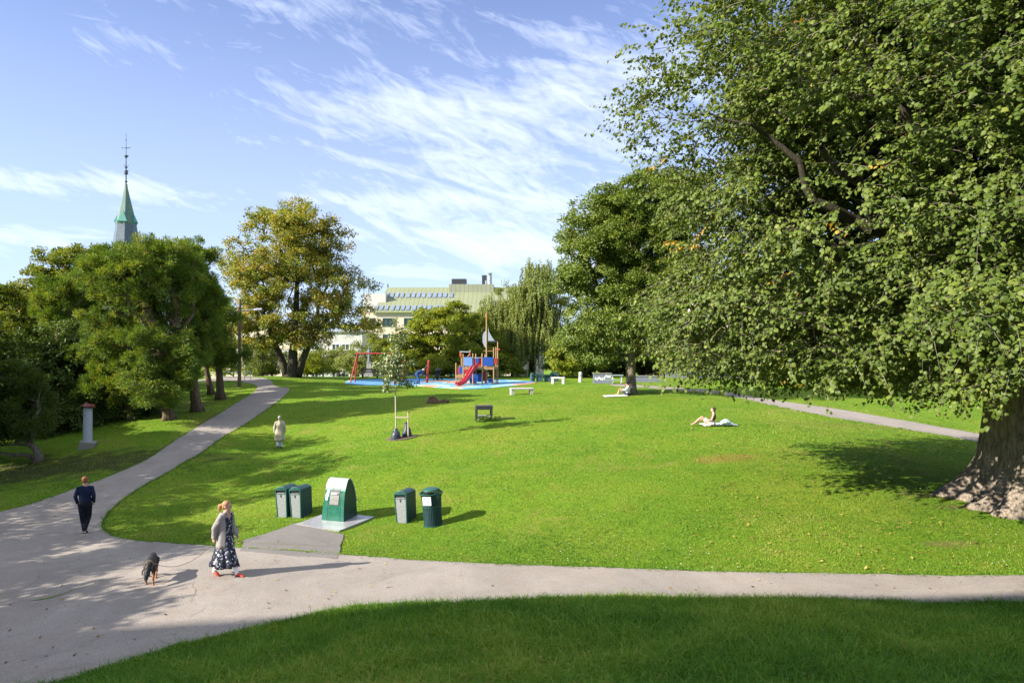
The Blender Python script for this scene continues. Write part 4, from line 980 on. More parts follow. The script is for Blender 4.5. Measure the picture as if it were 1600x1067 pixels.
bm = bmesh.new(); bxs = px2(590, 462, Yb+3); box(bm, (px2(585, 0, Yb+3)[0], 6, e_+1.9), (4.6, 6, 3.8)); obj('stair_tower', bm, M_WHITEW, bld)
bm = bmesh.new(); box(bm, ((px2(700, 0, 140)[0]+px2(771, 0, 140)[0])/2, 10.5, r_-0.35), (px2(771, 0, 140)[0]-px2(700, 0, 140)[0], 7, 1.7)); obj('parapet', bm, roofmat('green_parapet', (0.26, 0.27, 0.18)), bld)
bm = bmesh.new(); box(bm, (px2(716, 0, 142)[0], 10, r_+1.1), (3.0, 3, 1.3)); obj('plant_box', bm, M_DKMETAL, bld)
bm = bmesh.new(); box(bm, (px2(756, 0, 142)[0], 10, r_+1.5), (1.0, 1.2, 2.2)); obj('plant_box', bm, M_DKMETAL, bld)
bm = bmesh.new(); cx_ = px2(765, 0, 142)[0]; cyl(bm, (cx_, 9, r_), (cx_, 9, r_+2.4), .45, n=14); cyl(bm, (cx_, 9, r_+2.4), (cx_, 9, r_+3.0), .32, .5, n=14); cyl(bm, (cx_-.8, 9, r_), (cx_-.8, 9, r_+1.4), .2, n=10); obj('flue', bm, M_METAL, bld, smooth=False)
bm = bmesh.new(); cyl(bm, (hx, 9, r_), (hx, 9, r_+.7), .12); obj('finial', bm, M_DKMETAL, bld)

# lower white wings
def block(px0, px1, pytop, Y, label, m, rows, cols, ww, hh, frame=M_WFRAME, name='building', depth=12, roof=None, z0=CZ-10, mull=2, grp=None):
    xa = px2(px0, 0, Y)[0]; xb = px2(px1, 0, Y)[0]; zt = px2(0, pytop, Y)[1]
    o = thing(name, ((xa+xb)/2, Y, z0), label, 'building', group=grp); wd = xb-xa; h = zt-z0
    bm = bmesh.new(); box(bm, (0, depth/2, h/2), (wd, depth, h)); obj('wall', bm, m, o)
    bm = bmesh.new(); box(bm, (0, depth/2, h+0.15), (wd+.5, depth+.5, 0.3)); obj('roof', bm, roof or M_STONE, o)
    for py in rows:
        for c in cols:
            xx, zz = px2(c, py, Y); window(o, xx-(xa+xb)/2, 0, zz-z0, ww, hh, frame, mull)
    return o
block(470, 566, 520, 128, 'white apartment wing between the chestnut and the cream building', M_WHITEW, (542, 566, 588), (492, 525, 540), 1.6, 1.3)
block(330, 470, 508, 131, 'pale cream apartment block behind the chestnut and the wooden pole', M_CREAM, (530, 553, 577), (345, 365, 388, 408, 428, 450), 1.5, 1.5)
block(1090, 1270, 438, 105, 'pale facade glimpsed between the linden branches', M_CREAM, (462, 490, 518, 546), (1110, 1140, 1170, 1200, 1230), 1.6, 1.6)
block(1330, 1560, 470, 100, 'white facade glimpsed behind the lower linden branches', M_WHITEW, (500, 530, 560), (1350, 1390, 1430, 1470, 1510), 1.5, 1.5)
o = block(790, 850, 459, 150, 'low white building peeping out behind the weeping birches', M_WHITEW, (490,), (800, 820), 1.5, 1.5)
o = block(-70, 6, 480, 118, 'old house at the far left behind the maple', M_STONE, (510, 535), (-50, -20), 1.2, 1.6)
# its brick chimney with an open arch
ch = px2(12, 470, 118)
o = thing('chimney_turret', (ch[0], 118, CZ-10), 'small grey stone turret with an open arch at the left edge above the maple', 'turret')
h = ch[1]-(CZ-10); bm = bmesh.new(); box(bm, (0, 0, h/2-.2), (1.9, 1.6, h)); obj('base', bm, M_STONE, o)
bm = bmesh.new(); prism(bm, [(-1.05, h-.3), (-.95, h+1.7), (-.45, h+2.5), (.45, h+2.5), (.95, h+1.7), (1.05, h-.3), (.5, h-.3), (.5, h+.5), (.25, h+.95), (-.25, h+.95), (-.5, h+.5), (-.5, h-.3)], -.8, .8); obj('turret_head', bm, simple('warm_stone', (.3, .24, .2)), o)

# church spire
Ys = 175.0; sx, _ = px2(197, 0, Ys); z0 = CZ-10; s_ = Ys/F
def zz(py): return CZ-(py-533.5)*s_-z0
o = thing('church_spire', (sx, Ys, z0), 'slender verdigris copper church spire with a cross rising behind the pines', 'spire')
def copper():
    m, t, out = mat('verdigris_copper'); tcn = t.add('ShaderNodeTexCoord')
    mp = t.add('ShaderNodeMapping', i_Vector=tcn.outputs['Object'], i_Scale=(1.2, 1.2, .25))
    n = t.add('ShaderNodeTexNoise', i_Vector=mp, i_Scale=1.0, i_Detail=6.0, i_Roughness=.7)
    c = t.ramp(n.outputs[0], [(0.0, (.06, .10, .10)), (.45, (.08, .15, .135)), (.55, (.10, .18, .13)), (.68, (.24, .12, .05))])
    b = t.add('ShaderNodeBsdfPrincipled', i_Base_Color=c, i_Roughness=.6); t.l.new(b.outputs[0], out.inputs[0]); return m
MC = copper(); MC2 = simple('bright_verdigris', (.075, .25, .20), .7); MC3 = simple('lead_grey_slate', (.085, .115, .145), .5, var=.3, scale=1.5)
def ringz(bm, specs, n=4, rot=math.pi/4):
    L = []
    for (h, r) in specs: L.append([bm.verts.new((r*math.cos(rot+2*math.pi*k/n), r*math.sin(rot+2*math.pi*k/n), h)) for k in range(n)])
    for a, b in zip(L, L[1:]):
        for k in range(n): bm.faces.new((a[k], a[(k+1) % n], b[(k+1) % n], b[k]))
    bm.faces.new(L[0][::-1]); bm.faces.new(L[-1])
rt = math.pi/8
bm = bmesh.new(); ringz(bm, [(0, 26*s_), (zz(460), 24*s_), (zz(376), 17.8*s_), (zz(351), 14.6*s_)], 8, rt); obj('lower_spire', bm, MC3, o)
bm = bmesh.new(); ringz(bm, [(zz(351.5), 15.0*s_), (zz(348), 15.4*s_), (zz(347), 13.8*s_), (zz(294), 2.4*s_), (zz(288), 1.9*s_)], 8, rt); obj('upper_spire', bm, MC, o)
for a in range(4):
    bm = bmesh.new(); q = Matrix.Rotation(a*math.pi/2+R(8), 3, 'Z'); d = 13.9*s_
    P = [Vector((-7.2*s_, -d-.25, zz(348))), Vector((7.2*s_, -d-.25, zz(348))), Vector((0, -d*.74, zz(331.5))), Vector((0, -d*.60, zz(333)))]
    v = [bm.verts.new(q @ p) for p in P]; w2 = [bm.verts.new(q @ Vector((p.x, p.y+1.3, p.z-.3))) for p in P[:2]]
    bm.faces.new((v[0], v[1], v[2])); bm.faces.new((v[0], v[2], v[3], w2[0])); bm.faces.new((v[1], w2[1], v[3], v[2]))
    obj('gable', bm, MC2, o)
bm = bmesh.new()
cyl(bm, (0, 0, zz(290)), (0, 0, zz(208)), 0.16, 0.05, 8)
for (py, r) in ((284, .35), (271, .5), (262, .34), (246, .3), (219, .16)): ball(bm, (0, 0, zz(py)), (r, r, r*.8), 10)
cyl(bm, (0, 0, zz(271)), (0, 0, zz(267)), .12, .62, 10); cyl(bm, (0, 0, zz(247)), (0, 0, zz(243.5)), .15, .62, 12)
for a in range(4):
    c_, s2 = math.cos(a*math.pi/2), math.sin(a*math.pi/2)
    cyl(bm, (0, 0, zz(263)), (c_*.75, s2*.75, zz(258)), .06, .03, 5)
cyl(bm, (-1.0, 0, zz(231.5)), (1.0, 0, zz(231.5)), .08, n=6); ball(bm, (-1.0, 0, zz(231.5)), .14, 6); ball(bm, (1.0, 0, zz(231.5)), .14, 6); ball(bm, (0, 0, zz(231.5)), .2, 6)
obj('cross_finial', bm, simple('dark_patina', (.06, .08, .10), .6), o, smooth=True)

# unseen house-shaped block added behind the camera to cast shade on the near grass
hb = thing('shade_block', (-43, -15.0, CZ-8), 'unseen tall block added behind the viewpoint so its roofline shades the near grass', 'building', rz=R(3))
TH = 27.6
bm = bmesh.new(); box(bm, (0, 0, TH/2), (34, 22, TH)); obj('wall', bm, M_CREAM, hb)
bm = bmesh.new(); box(bm, (0, 0, TH+.15), (34.6, 22.6, .3)); hr = obj('roof', bm, M_STONE, hb)
for xx in (-9.0, -2.0, 6.6, 8.9, 13.5):
    bm = bmesh.new(); box(bm, (xx, 10.2, TH+.8), (1.4, .8, 1.1)); obj('chimney', bm, M_STONE, hr)  # stubs added on the roof edge to notch the outline of the cast shade
for r_i in range(5):
    for c_i in range(11):
        bm = bmesh.new(); box(bm, (-15+c_i*3.0, 11.02, 3+r_i*3.8), (1.5, .1, 1.9)); obj('window', bm, M_GLASS, hb)

# ------------------------------------------------------------------ litter bins
M_BGREEN = simple('bin_green', (0.022, 0.085, 0.068), 0.38, 0.1, var=.25, scale=8); M_BDARK = simple('bin_dark_green', (0.018, 0.05, 0.055), 0.45, var=.25, scale=8)
M_STEEL = simple('worn_steel_panel', (0.21, 0.225, 0.22), 0.55, 0.15, var=.4, scale=18, bump=.15); M_BLACK = simple('black_void', (0.008, 0.008, 0.009), 0.9); M_ALU = simple('bright_aluminium', (0.30, 0.31, 0.33), 0.5, 0.15, var=.2, scale=9)
M_WHITE = simple('white_sticker', (0.78, 0.78, 0.78), 0.5); M_BLUE = simple('blue_ink', (0.06, 0.22, 0.42), 0.5)
def litter_bin(px, py, label, rz=R(-17), lean=R(-4.5), s=1.0, steel=M_STEEL):
    b = gp(px, py)
    o = thing('litter_bin', b-Vector((0, 0, .03)), label, 'litter bin', rz=rz, group='rectangular green litter bins', tilt=(R(-1), lean))
    w0, w1, D, H = .37*s, .43*s, .62*s, .92*s
    def shell(bm, a, c, y0, y1, inset=0):
        pts_ = [(-a/2+inset, 0), (-c/2+inset, H-inset)]
        for k in range(1, 8):
            t = k/8; pts_.append((-c/2+inset+(c-2*inset)*t, H-inset+math.sin(t*math.pi)*.085*s))
        pts_ += [(c/2-inset, H-inset), (a/2-inset, 0)]
        prism(bm, pts_, y0, y1)
    bm = bmesh.new(); shell(bm, w0, w1, 0.03, D); obj('body', bm, M_BDARK, o, bevel=.012)
    # front rim
    bm = bmesh.new()
    for sx_ in (-1, 1):
        prism(bm, [(sx_*w0/2, 0), (sx_*(w0/2-.035), 0), (sx_*(w1/2-.035), H-.02), (sx_*w1/2, H-.02)], -.012, .05)
    prism(bm, [(-w1/2, H-.035), (w1/2, H-.035), (w1/2, H), (0.28*w1, H+.065), (0, H+.088), (-.28*w1, H+.065), (-w1/2, H)], -.012, .05)
    prism(bm, [(-w1/2+.036, H-.155), (w1/2-.036, H-.155), (w1/2-.036, H-.13), (-w1/2+.036, H-.13)], -.012, .05)
    obj('front_frame', bm, M_BGREEN, o, bevel=.006)
    bm = bmesh.new(); box(bm, (0, .026, H-.084), (w1-.075, .01, .092)); obj('opening', bm, M_BLACK, o)
    bm = bmesh.new(); box(bm, (0, .0, H-.125), (w1-.14, .03, .016)); obj('ash_lip', bm, M_ALU, o)
    bm = bmesh.new(); prism(bm, [(-w0/2+.037, .03), (w0/2-.037, .03), (w1/2-.04, H-.157), (-w1/2+.04, H-.157)], .0, .027); d = obj('door', bm, steel, o)
    bm = bmesh.new(); cyl(bm, (0, -.012, H-.20), (0, .0, H-.20), .028, n=12); box(bm, (0, -.006, H-.235), (.02, .012, .04)); obj('lock', bm, M_DKMETAL, d)
    return o
litter_bin(441, 808, 'leftmost of the pair of rectangular green litter bins, half hidden behind its twin')
litter_bin(463, 809, 'right-hand one of the pair of green litter bins, next to the aluminium-topped container')
litter_bin(628, 817, 'single green litter bin with a worn grey door, left of the round slatted bin', rz=R(-19))

# underground-waste container with curved aluminium hood
cb = (gp(507, 812)+gp(553, 812))/2; cb = gp(531, 811)
o = thing('waste_container', cb+Vector((0, 0, .03)), 'wide dark green waste container with a curved aluminium hood on a metal floor plate', 'waste container', rz=R(-20))
wA, wB = .80, .68; H = 1.30; Dp = .74
def prof(t):   # front-to-back outline (y, z)
    return t
front = [(-.37, 0), (-.362, .18), (-.335, .42), (-.29, .68), (-.225, .92), (-.155, 1.10), (-.08, 1.21), (.0, 1.25)]
back = [(.07, 1.235), (.16, 1.13), (.24, .97), (.31, .74), (.35, .48), (.37, .22), (.37, 0)]
def hw(z): return (wA+(wB-wA)*z/H)/2
bm = bmesh.new(); L = []
for (y, z) in front+back: L.append((bm.verts.new((-hw(z)+.012, y+.006, z)), bm.verts.new((hw(z)-.012, y+.006, z))))
bm.faces.new([a[0] for a in L]); bm.faces.new([a[1] for a in L][::-1])
bm.faces.new((L[0][0], L[0][1], L[-1][1], L[-1][0]))
for a, c in zip(L, L[1:]): bm.faces.new((a[0], c[0], c[1], a[1]))
obj('body', bm, simple('container_side', (.016, .05, .04), .4, var=.2), o)
def skin(name, prf, m, x0=-1, x1=1, off=.0, th=.02, parent=o):
    bm = bmesh.new(); L = []
    for i, (y, z) in enumerate(prf):
        a = prf[max(i-1, 0)]; c = prf[min(i+1, len(prf)-1)]; d = Vector((0, c[0]-a[0], c[1]-a[1])).normalized(); nn = Vector((0, -d.z, d.y))
        if nn.y > 0 and y < 0: nn = -nn
        if y > 0.05 and nn.y < 0: nn = -nn
        if abs(y) <= .06 and nn.z < 0: nn = -nn
        p = Vector((0, y, z)); q = p+nn*(off+th); p = p+nn*off
        L.append([bm.verts.new((hw(z)*x0, p.y, p.z)), bm.verts.new((hw(z)*x1, p.y, p.z)), bm.verts.new((hw(z)*x1, q.y, q.z)), bm.verts.new((hw(z)*x0, q.y, q.z))])
    for a, c in zip(L, L[1:]):
        for k in range(4): bm.faces.new((a[k], a[(k+1) % 4], c[(k+1) % 4], c[k]))
    bm.faces.new(L[0]); bm.faces.new(L[-1][::-1])
    return obj(name, bm, m, parent)
def cut_prof(z0, z1, src=front):
    out = []
    zs_ = [p[1] for p in src]; ys_ = [p[0] for p in src]
    for z in [z0]+[z for z in zs_ if z0 < z < z1]+[z1]: out.append((float(np.interp(z, zs_, ys_)), z))
    return out
M_CGREEN = simple('container_green', (0.018, 0.115, 0.075), 0.3, 0.1, var=.15, scale=5)
skin('front_panel', cut_prof(0.012, .99), M_CGREEN, th=.018)
skin('door_seam', cut_prof(.02, .70), M_BLACK, x0=-.53, x1=-.515, off=.018, th=.003)
skin('door_seam', cut_prof(.02, .90), M_BLACK, x0=.66, x1=.675, off=.018, th=.003)
skin('hood', cut_prof(.995, 1.25)+back[:5], M_ALU, th=.022, x0=-1.02, x1=1.02)
skin('hatch_frame', cut_prof(.48, .96), M_DKMETAL, x0=-.40, x1=.52, off=.018, th=.008)
hp = skin('hatch', cut_prof(.50, .88), simple('scratched_steel', (.17, .17, .155), .6, .1, var=.55, scale=16), x0=-.37, x1=.49, off=.026, th=.012)
skin('hatch_handle', cut_prof(.80, .84), M_ALU, x0=-.30, x1=.34, off=.04, th=.03)
for (z0_, z1_, xa, xb) in ((.83, .91, -.80, -.56), (.73, .82, -.86, -.58), (.62, .70, -.84, -.64)): skin('sticker', cut_prof(z0_, z1_), M_WHITE, x0=xa, x1=xb, off=.019, th=.002)
def checker():
    m, t, out = mat('chequer_plate'); tcn = t.add('ShaderNodeTexCoord')
    n = t.add('ShaderNodeTexNoise', i_Vector=tcn.outputs['Object'], i_Scale=7, i_Detail=5.0); v = t.add('ShaderNodeTexVoronoi', i_Vector=tcn.outputs['Object'], i_Scale=45.0)
    b = t.add('ShaderNodeBsdfPrincipled', i_Base_Color=t.mix(n.outputs[0], (.30, .30, .30), (.52, .52, .53)), i_Metallic=.5, i_Roughness=.38)
    t.put(b.inputs['Normal'], t.add('ShaderNodeBump', i_Strength=.35, i_Distance=.004, i_Height=v.outputs[0])); t.l.new(b.outputs[0], out.inputs[0]); return m
corn = [gp(*p) for p in ((463, 820.5), (530, 831), (585, 809), (515, 801))]
cen = sum(corn, Vector())/4
bm = bmesh.new(); top = [bm.verts.new((p.x-cen.x, p.y-cen.y, p.z-cen.z+.045)) for p in corn]; bot = [bm.verts.new((p.x-cen.x, p.y-cen.y, p.z-cen.z-.1)) for p in corn]
bm.faces.new(top)
for i in range(4): bm.faces.new((bot[i], bot[(i+1) % 4], top[(i+1) % 4], top[i]))
o = obj('floor_plate', bm, checker()); o.location = cen
tag(o, 'flat chequered metal plate in the grass under the green waste container', 'floor plate')

# round slatted bin
b = gp(677, 820)
o = thing('slatted_bin', b-Vector((0, 0, .02)), 'round dark green slatted litter bin with a domed lid and a white notice', 'litter bin', tilt=(R(-1), R(-4)))
bm = bmesh.new(); cyl(bm, (0, 0, .02), (0, 0, .95), .235, .25, 24); obj('liner', bm, M_BLACK, o, smooth=False)
for k in range(34):
    a = 2*math.pi*k/34; bm = bmesh.new(); ca, sa = math.cos(a), math.sin(a)
    P = [(0.262, 0), (.268, .5), (.285, .86), (.33, .985)]
    for (r0, z0_), (r1, z1_) in zip(P, P[1:]):
        m_ = [];
        for (r, z) in ((r0, z0_), (r1, z1_)):
            for dr, dt in ((0, -.017), (.012, -.017), (.012, .017), (0, .017)): m_.append(bm.verts.new(((r+dr)*ca-dt*sa, (r+dr)*sa+dt*ca, z)))
        for i in range(4): bm.faces.new((m_[i], m_[(i+1) % 4], m_[4+(i+1) % 4], m_[4+i]))
    obj('slat', bm, M_BDARK, o)
for z, r, name in ((.03, .28, 'base_ring'), (.60, .28, 'hoop'), (.985, .35, 'top_ring')):
    bm = bmesh.new(); n = 28; rr = []
    for k in range(n):
        a = 2*math.pi*k/n; rr.append([bm.verts.new(((r+dx_)*math.cos(a), (r+dx_)*math.sin(a), z+dz_)) for dx_, dz_ in ((-.02, -.015), (.015, -.015), (.015, .015), (-.02, .015))])
    for k in range(n):
        for i in range(4): bm.faces.new((rr[k][i], rr[k][(i+1) % 4], rr[(k+1) % n][(i+1) % 4], rr[(k+1) % n][i]))
    obj(name, bm, M_BGREEN, o, smooth=False)
bm = bmesh.new(); n = 24; prev = None
for r, z in ((.27, 1.06), (.265, 1.085), (.22, 1.115), (.14, 1.14), (.05, 1.15)):
    ring = [bm.verts.new((r*math.cos(6.2832*k/n), r*math.sin(6.2832*k/n), z)) for k in range(n)]
    if prev:
        for k in range(n): bm.faces.new((prev[k], prev[(k+1) % n], ring[(k+1) % n], ring[k]))
    else: first = ring
    prev = ring
bm.faces.new(prev); bm.faces.new(first[::-1]); lid = obj('lid', bm, M_BGREEN, o, smooth=True)
for k in range(6):
    a = 6.2832*k/6; bm = bmesh.new(); cyl(bm, (.33*math.cos(a), .33*math.sin(a), .99), (.24*math.cos(a), .24*math.sin(a), 1.075), .01, n=6); obj('lid_support', bm, M_BDARK, lid)
bm = bmesh.new(); q = Matrix.Rotation(R(-19), 4, 'Z'); box(bm, (0, -.315, .80), (.27, .006, .25), mtx=q); nt_ = obj('notice', bm, M_WHITE, o)
for (x, z, w_, h_) in ((-.07, .86, .03, .06), (-.065, .77, .035, .04), (.03, .85, .10, .012), (.03, .82, .09, .010), (.035, .78, .06, .03), (.03, .73, .12, .010)):
    bm = bmesh.new(); box(bm, (x, -.3195, z), (w_, .003, h_), mtx=q); obj('print', bm, M_BLUE, nt_)

# ------------------------------------------------------------------ sapling with stake and watering bags
b = gp(619, 685)
M_STAKE = simple('pale_wood', (0.46, 0.38, 0.26), .8, var=.2, scale=14)
SB = b; k_ = b.y/F
sap = [(0, 0, -.1), (-.02, 0, 1.2), (-.03, 0, 2.1), (.02, 0, 3.2), (.0, 0, 4.2), (-.02, 0, 5.2)]
o = thing('sapling', b, 'young sapling with sparse pale leaves tied to a wooden stake', 'sapling')
bm = bmesh.new(); loft(bm, sap, (.035, .032, .03, .024, .016, .008), n=8)
st = obj('trunk', bm, simple('pale_bark', (.42, .36, .27), .85), o, smooth=True)
r = np.random.default_rng(77)
Cn = envelope([((0, 0, 3.5), (.85, .8, 1.2)), ((-.25, 0, 3.0), (.8, .7, .7)), ((.1, 0, 4.9), (.4, .4, .7)), ((.35, 0, 2.5), (.55, .5, .35), .5), ((-.4, 0, 2.4), (.35, .4, .3), .5)], 92, r, .9, 1.3, -.3, 2.0)
arr, par, area = skeleton([((x, y, z), i-1) for i, (x, y, z) in enumerate(sap)], Cn, r, .22, 0, .1)
bm = bmesh.new(); branch_mesh(bm, arr, par, 0.004*np.maximum(area, .5)**.5, skip=len(sap)); obj('branches', bm, M_STAKE, st)
V, Fq, T = leaves(Cn, .24, 24, .12, r, .8, .7, aspect=.6, shape='heart')
link('crown', array_mesh('crown', V, Fq, 3, T), leaf_mat('sapling_leaves', [(0, (.07, .11, .025)), (.5, (.15, .20, .05)), (1, (.28, .27, .07))], trans=.35), o)
p2 = on(b.x+.56, b.y-.05)
o = thing('stake', p2, 'pale wooden stake with a crossbar beside the sapling', 'stake')
bm = bmesh.new(); cyl(bm, (0, 0, -.2), (0.0, 0, 1.22), .035, .033, 10); obj('post', bm, M_STAKE, o, smooth=False)
bm = bmesh.new(); box(bm, (-.27, -.04, .93), (.60, .03, .07)); obj('crossbar', bm, M_STAKE, o)
bm = bmesh.new(); cyl(bm, (0, 0, 1.16), (0, 0, 1.19), .045, n=10); obj('tie', bm, M_BLACK, o)
def wbag(x, y, lab, h, tall):
    p = on(x, y); o = thing('watering_bag', p-Vector((0, 0, .02)), lab, 'bag', group='watering bags at the sapling'); bm = bmesh.new()
    loft(bm, [(0, 0, .06), (0, 0, .2), (.01, 0, .38), (-.01, 0, h*.8), (0, 0, h)], [(.22, .18), (.21, .17), (.15, .13), (.08, .07), (.10 if not tall else .12, .03)], side=(1, 0, 0), n=22)
    for v in bm.verts:
        f = .025*mnoise.noise((v.co.x*9+x, v.co.y*9, v.co.z*7))+.018*math.sin(math.atan2(v.co.y, v.co.x)*7+v.co.z*6)
        v.co.x *= 1+f*4; v.co.y *= 1+f*4
    obj('body', bm, simple('grey_black_tarp', (.035, .045, .06), .42, var=.3, scale=10, bump=.3, bscale=25), o, smooth=True)
    bm = bmesh.new(); loft(bm, [(-.05, 0, h*.80), (-.1, 0, h*.84), (-.09, 0, h*.92)], [.02, .022, .015], n=6); obj('strap', bm, M_BLACK, o)
wbag(b.x+.02, b.y-.22, 'slumped dark watering bag round the sapling trunk', .50, False)
wbag(b.x+.47, b.y+.12, 'taller dark watering bag standing behind the stake', .66, True)
sp_ = spline([Vector((b.x+.25+.72*math.cos(a)*(1+.15*math.sin(3*a)), b.y-.03+.52*math.sin(a))) for a in np.linspace(0, 6.283, 13)[:-1]], .15)
sheet('bare_soil', sp_, .035, simple('soil', (.10, .075, .05), .95, var=.35, scale=14, bump=.6), .3, jitter=.05)

# ------------------------------------------------------------------ grill table, stump, benches
b = gp(756, 657)
o = thing('grill_table', b, 'black metal barbecue table with a lower shelf on the lawn', 'barbecue', rz=R(8))
s_g = b.y/F; gw = 26*s_g; gh = 24*s_g; gd = .62
bm = bmesh.new(); box(bm, (0, 0, gh-.03), (gw, gd, .05)); obj('table_top', bm, M_DKMETAL, o, bevel=.008)
bm = bmesh.new()
for y in (-gd/2+.015, gd/2-.015): box(bm, (0, y, gh-.13), (gw-.02, .03, .145))
for x in (-gw/2+.015, gw/2-.015): box(bm, (x, 0, gh-.13), (.03, gd-.065, .145))
obj('apron', bm, M_DKMETAL, o)
for x in (-1, 1):
    for y in (-1, 1):
        bm = bmesh.new(); box(bm, (x*(gw/2-.045), y*(gd/2-.045), gh/2-.09), (.075, .075, gh-.04)); obj('leg', bm, M_DKMETAL, o)
bm = bmesh.new(); box(bm, (0, 0, .24), (gw-.17, gd-.17, .05)); obj('shelf', bm, simple('grey_shelf', (.3, .29, .26), .7), o)
bm = bmesh.new(); box(bm, (0, 0, gh+.002), (gw*.6, gd*.6, .015)); obj('grill_plate', bm, simple('rusty_plate', (.14, .09, .06), .6), o)
r = np.random.default_rng(5); Cn = np.array([(x, -.35+.1*r.standard_normal(), .12+.05*r.random()) for x in np.linspace(-.25, .75, 14)])
V, Fq, T = leaves(Cn, .13, 22, .09, r, .8, .2); q = link('weeds', array_mesh('weeds', V, Fq, 3, T), M_DARK); q.location = b; tag(q, 'dark leafy weeds around the feet of the barbecue table', 'weeds', kind='stuff')

b = gp(681, 629)
o = thing('tree_stump', b, 'low broken brown tree stump on the lawn', 'stump')
bm = bmesh.new()
for k in range(11):
    a = k*.57; h = .14+.26*abs(math.sin(k*2.3))*(1 if k % 3 else .6)
    cyl(bm, (.32*math.cos(a)-.15, .22*math.sin(a), -.05), (.10*math.cos(a)-.22, .07*math.sin(a), h), .17, .09, 7)
for k in range(5): cyl(bm, (.1+.1*k, -.08*(k % 2), 0), (.35+.12*k, -.15+.1*(k % 3), .06+.06*((k*7) % 3)), .09, .07, 7)
obj('stump_wood', bm, simple('rotten_wood', (.14, .075, .045), .95, var=.4, scale=9, bump=.8, bscale=20), o)

M_CONC = simple('pale_concrete', (.48, .46, .43), .8, var=.12, scale=6, bump=.2)
def bench(px, py, L, label, rz=0.0, h=.44, d=.5, m=M_CONC, grp='pale concrete benches', leg=.22):
    b = gp(px, py); o = thing('concrete_bench', b, label, 'bench', rz=rz, group=grp)
    bm = bmesh.new(); box(bm, (0, 0, h-.05), (L, d, .11)); obj('seat', bm, m, o, bevel=.012)
    for sx_ in (-1, 1):
        bm = bmesh.new(); box(bm, (sx_*(L/2-leg/2-.02), 0, (h-.105)/2-.05), (leg, d-.06, h-.0)); obj('leg', bm, m, o)
    return o
bench(815, 616, 1.62, 'white concrete bench on the open lawn right of the playground', rz=R(12))
bench(872, 599.5, 1.15, 'white concrete bench in front of the background litter bins', rz=R(-12), h=.55)
# bench and table further back
b = gp(962, 600)
o = thing('picnic_table', b, 'small grey-green picnic table left of the leaning reader', 'picnic table', rz=R(-6))
MG = simple('grey_green_wood', (.20, .26, .22), .7)
bm = bmesh.new(); box(bm, (.1, 0, .72), (1.0, .7, .06)); obj('table_top', bm, MG, o)
for x in (-.25, .45):
    bm = bmesh.new(); box(bm, (x, 0, .34), (.1, .5, .70)); obj('leg', bm, M_CONC, o)
bm = bmesh.new(); box(bm, (-.3, -.62, .36), (1.4, .28, .06)); box(bm, (-.3, -.62, .15), (.1, .2, .34)); obj('seat', bm, MG, o)

# graffiti wall, low walls and bollard
def lowwall(px0, px1, py, ptop, label, m, th=.25, Y=None):
    a = gp(px0, py); c = gp(px1, py); Ym = (a.y+c.y)/2 if Y is None else Y; s = Ym/F
    x0_, x1_ = (px0-800)*s, (px1-800)*s; zb_ = tz((x0_+x1_)/2, Ym); h = (py-ptop)*s
    o = thing('low_wall', ((x0_+x1_)/2, Ym, zb_), label, 'wall')
    bm = bmesh.new(); box(bm, (0, 0, h/2-.15), (x1_-x0_, th, h+.3)); obj('wall_face', bm, m, o)
    bm = bmesh.new(); box(bm, (0, 0, h+.035), (x1_-x0_+.08, th+.08, .07)); obj('coping', bm, M_STONE, o)
    return o, x1_-x0_, h
M_GREYW = simple('blue_grey_wall', (.17, .19, .24), .8, var=.2)
o, wl, hl = lowwall(927, 955, 599, 584, 'blue-grey wall panel with white paint marks under the dark tree', M_GREYW)
rr = random.Random(4)
for k in range(9):
    bm = bmesh.new(); x = -wl/2+.15+k*(wl-.3)/8; z = .2+rr.random()*(hl-.5); prism(bm, [(x, z), (x+.08, z+.14), (x+.02, z+.3), (x-.06, z+.12)], -.129, -.127); obj('paint_mark', bm, M_WHITE, o)
lowwall(990, 1034, 597, 588, 'long low grey wall right of the leaning reader', M_GREYW)
lowwall(1040, 1180, 600, 590, 'low grey wall behind the hanging linden twigs', M_GREYW, Y=68)
b = gp(907, 597); o = thing('bollard', b, 'short white round-topped bollard beside the bushes', 'bollard')
bm = bmesh.new(); cyl(bm, (0, 0, -.1), (0, 0, .78), .17, .15, 12); ball(bm, (0, 0, .78), (.15, .15, .12), 12); obj('post', bm, M_CONC, o, smooth=False)
bm = bmesh.new(); cyl(bm, (0, 0, .55), (0, 0, .62), .175, n=12); obj('band', bm, M_STONE, o)
# background bins
M_BB = simple('blue_green_bin', (.035, .085, .10), .45)
def farbin(px, wpx, hpx, label, kind):
    b = gp(px, 596); s = b.y/F; w_ = wpx*s; h_ = hpx*s
    o = thing('litter_bin', b, label, 'litter bin', group='litter bins in the background')
    bm = bmesh.new()
    if kind == 'r': cyl(bm, (0, 0, 0), (0, 0, h_*.8), w_*.42, w_*.5, 16)
    else: box(bm, (0, 0, h_*.42), (w_, .6, h_*.84))
    obj('body', bm, M_BB, o)
    bm = bmesh.new()
    if kind == 'r': ball(bm, (0, 0, h_*.86), (w_*.42, w_*.42, h_*.12), 12)
    elif kind == 'c': prism(bm, [(-w_/2, h_*.84), (-w_*.2, h_), (w_*.2, h_), (w_/2, h_*.84)], -.3, .3)
    else: box(bm, (0, 0, h_*.91), (w_*1.06, .64, h_*.14))
    obj('lid', bm, M_BGREEN, o)
    bm = bmesh.new(); box(bm, (0, -.312 if kind != 'r' else -w_*.47, h_*.66), (w_*.5, .02, h_*.1)); obj('opening', bm, M_BLACK, o)
farbin(832, 8, 14, 'round bin, leftmost of the background litter bins by the birch', 'r'); farbin(843, 10, 12, 'square bin, second from left of the background bins', 's')
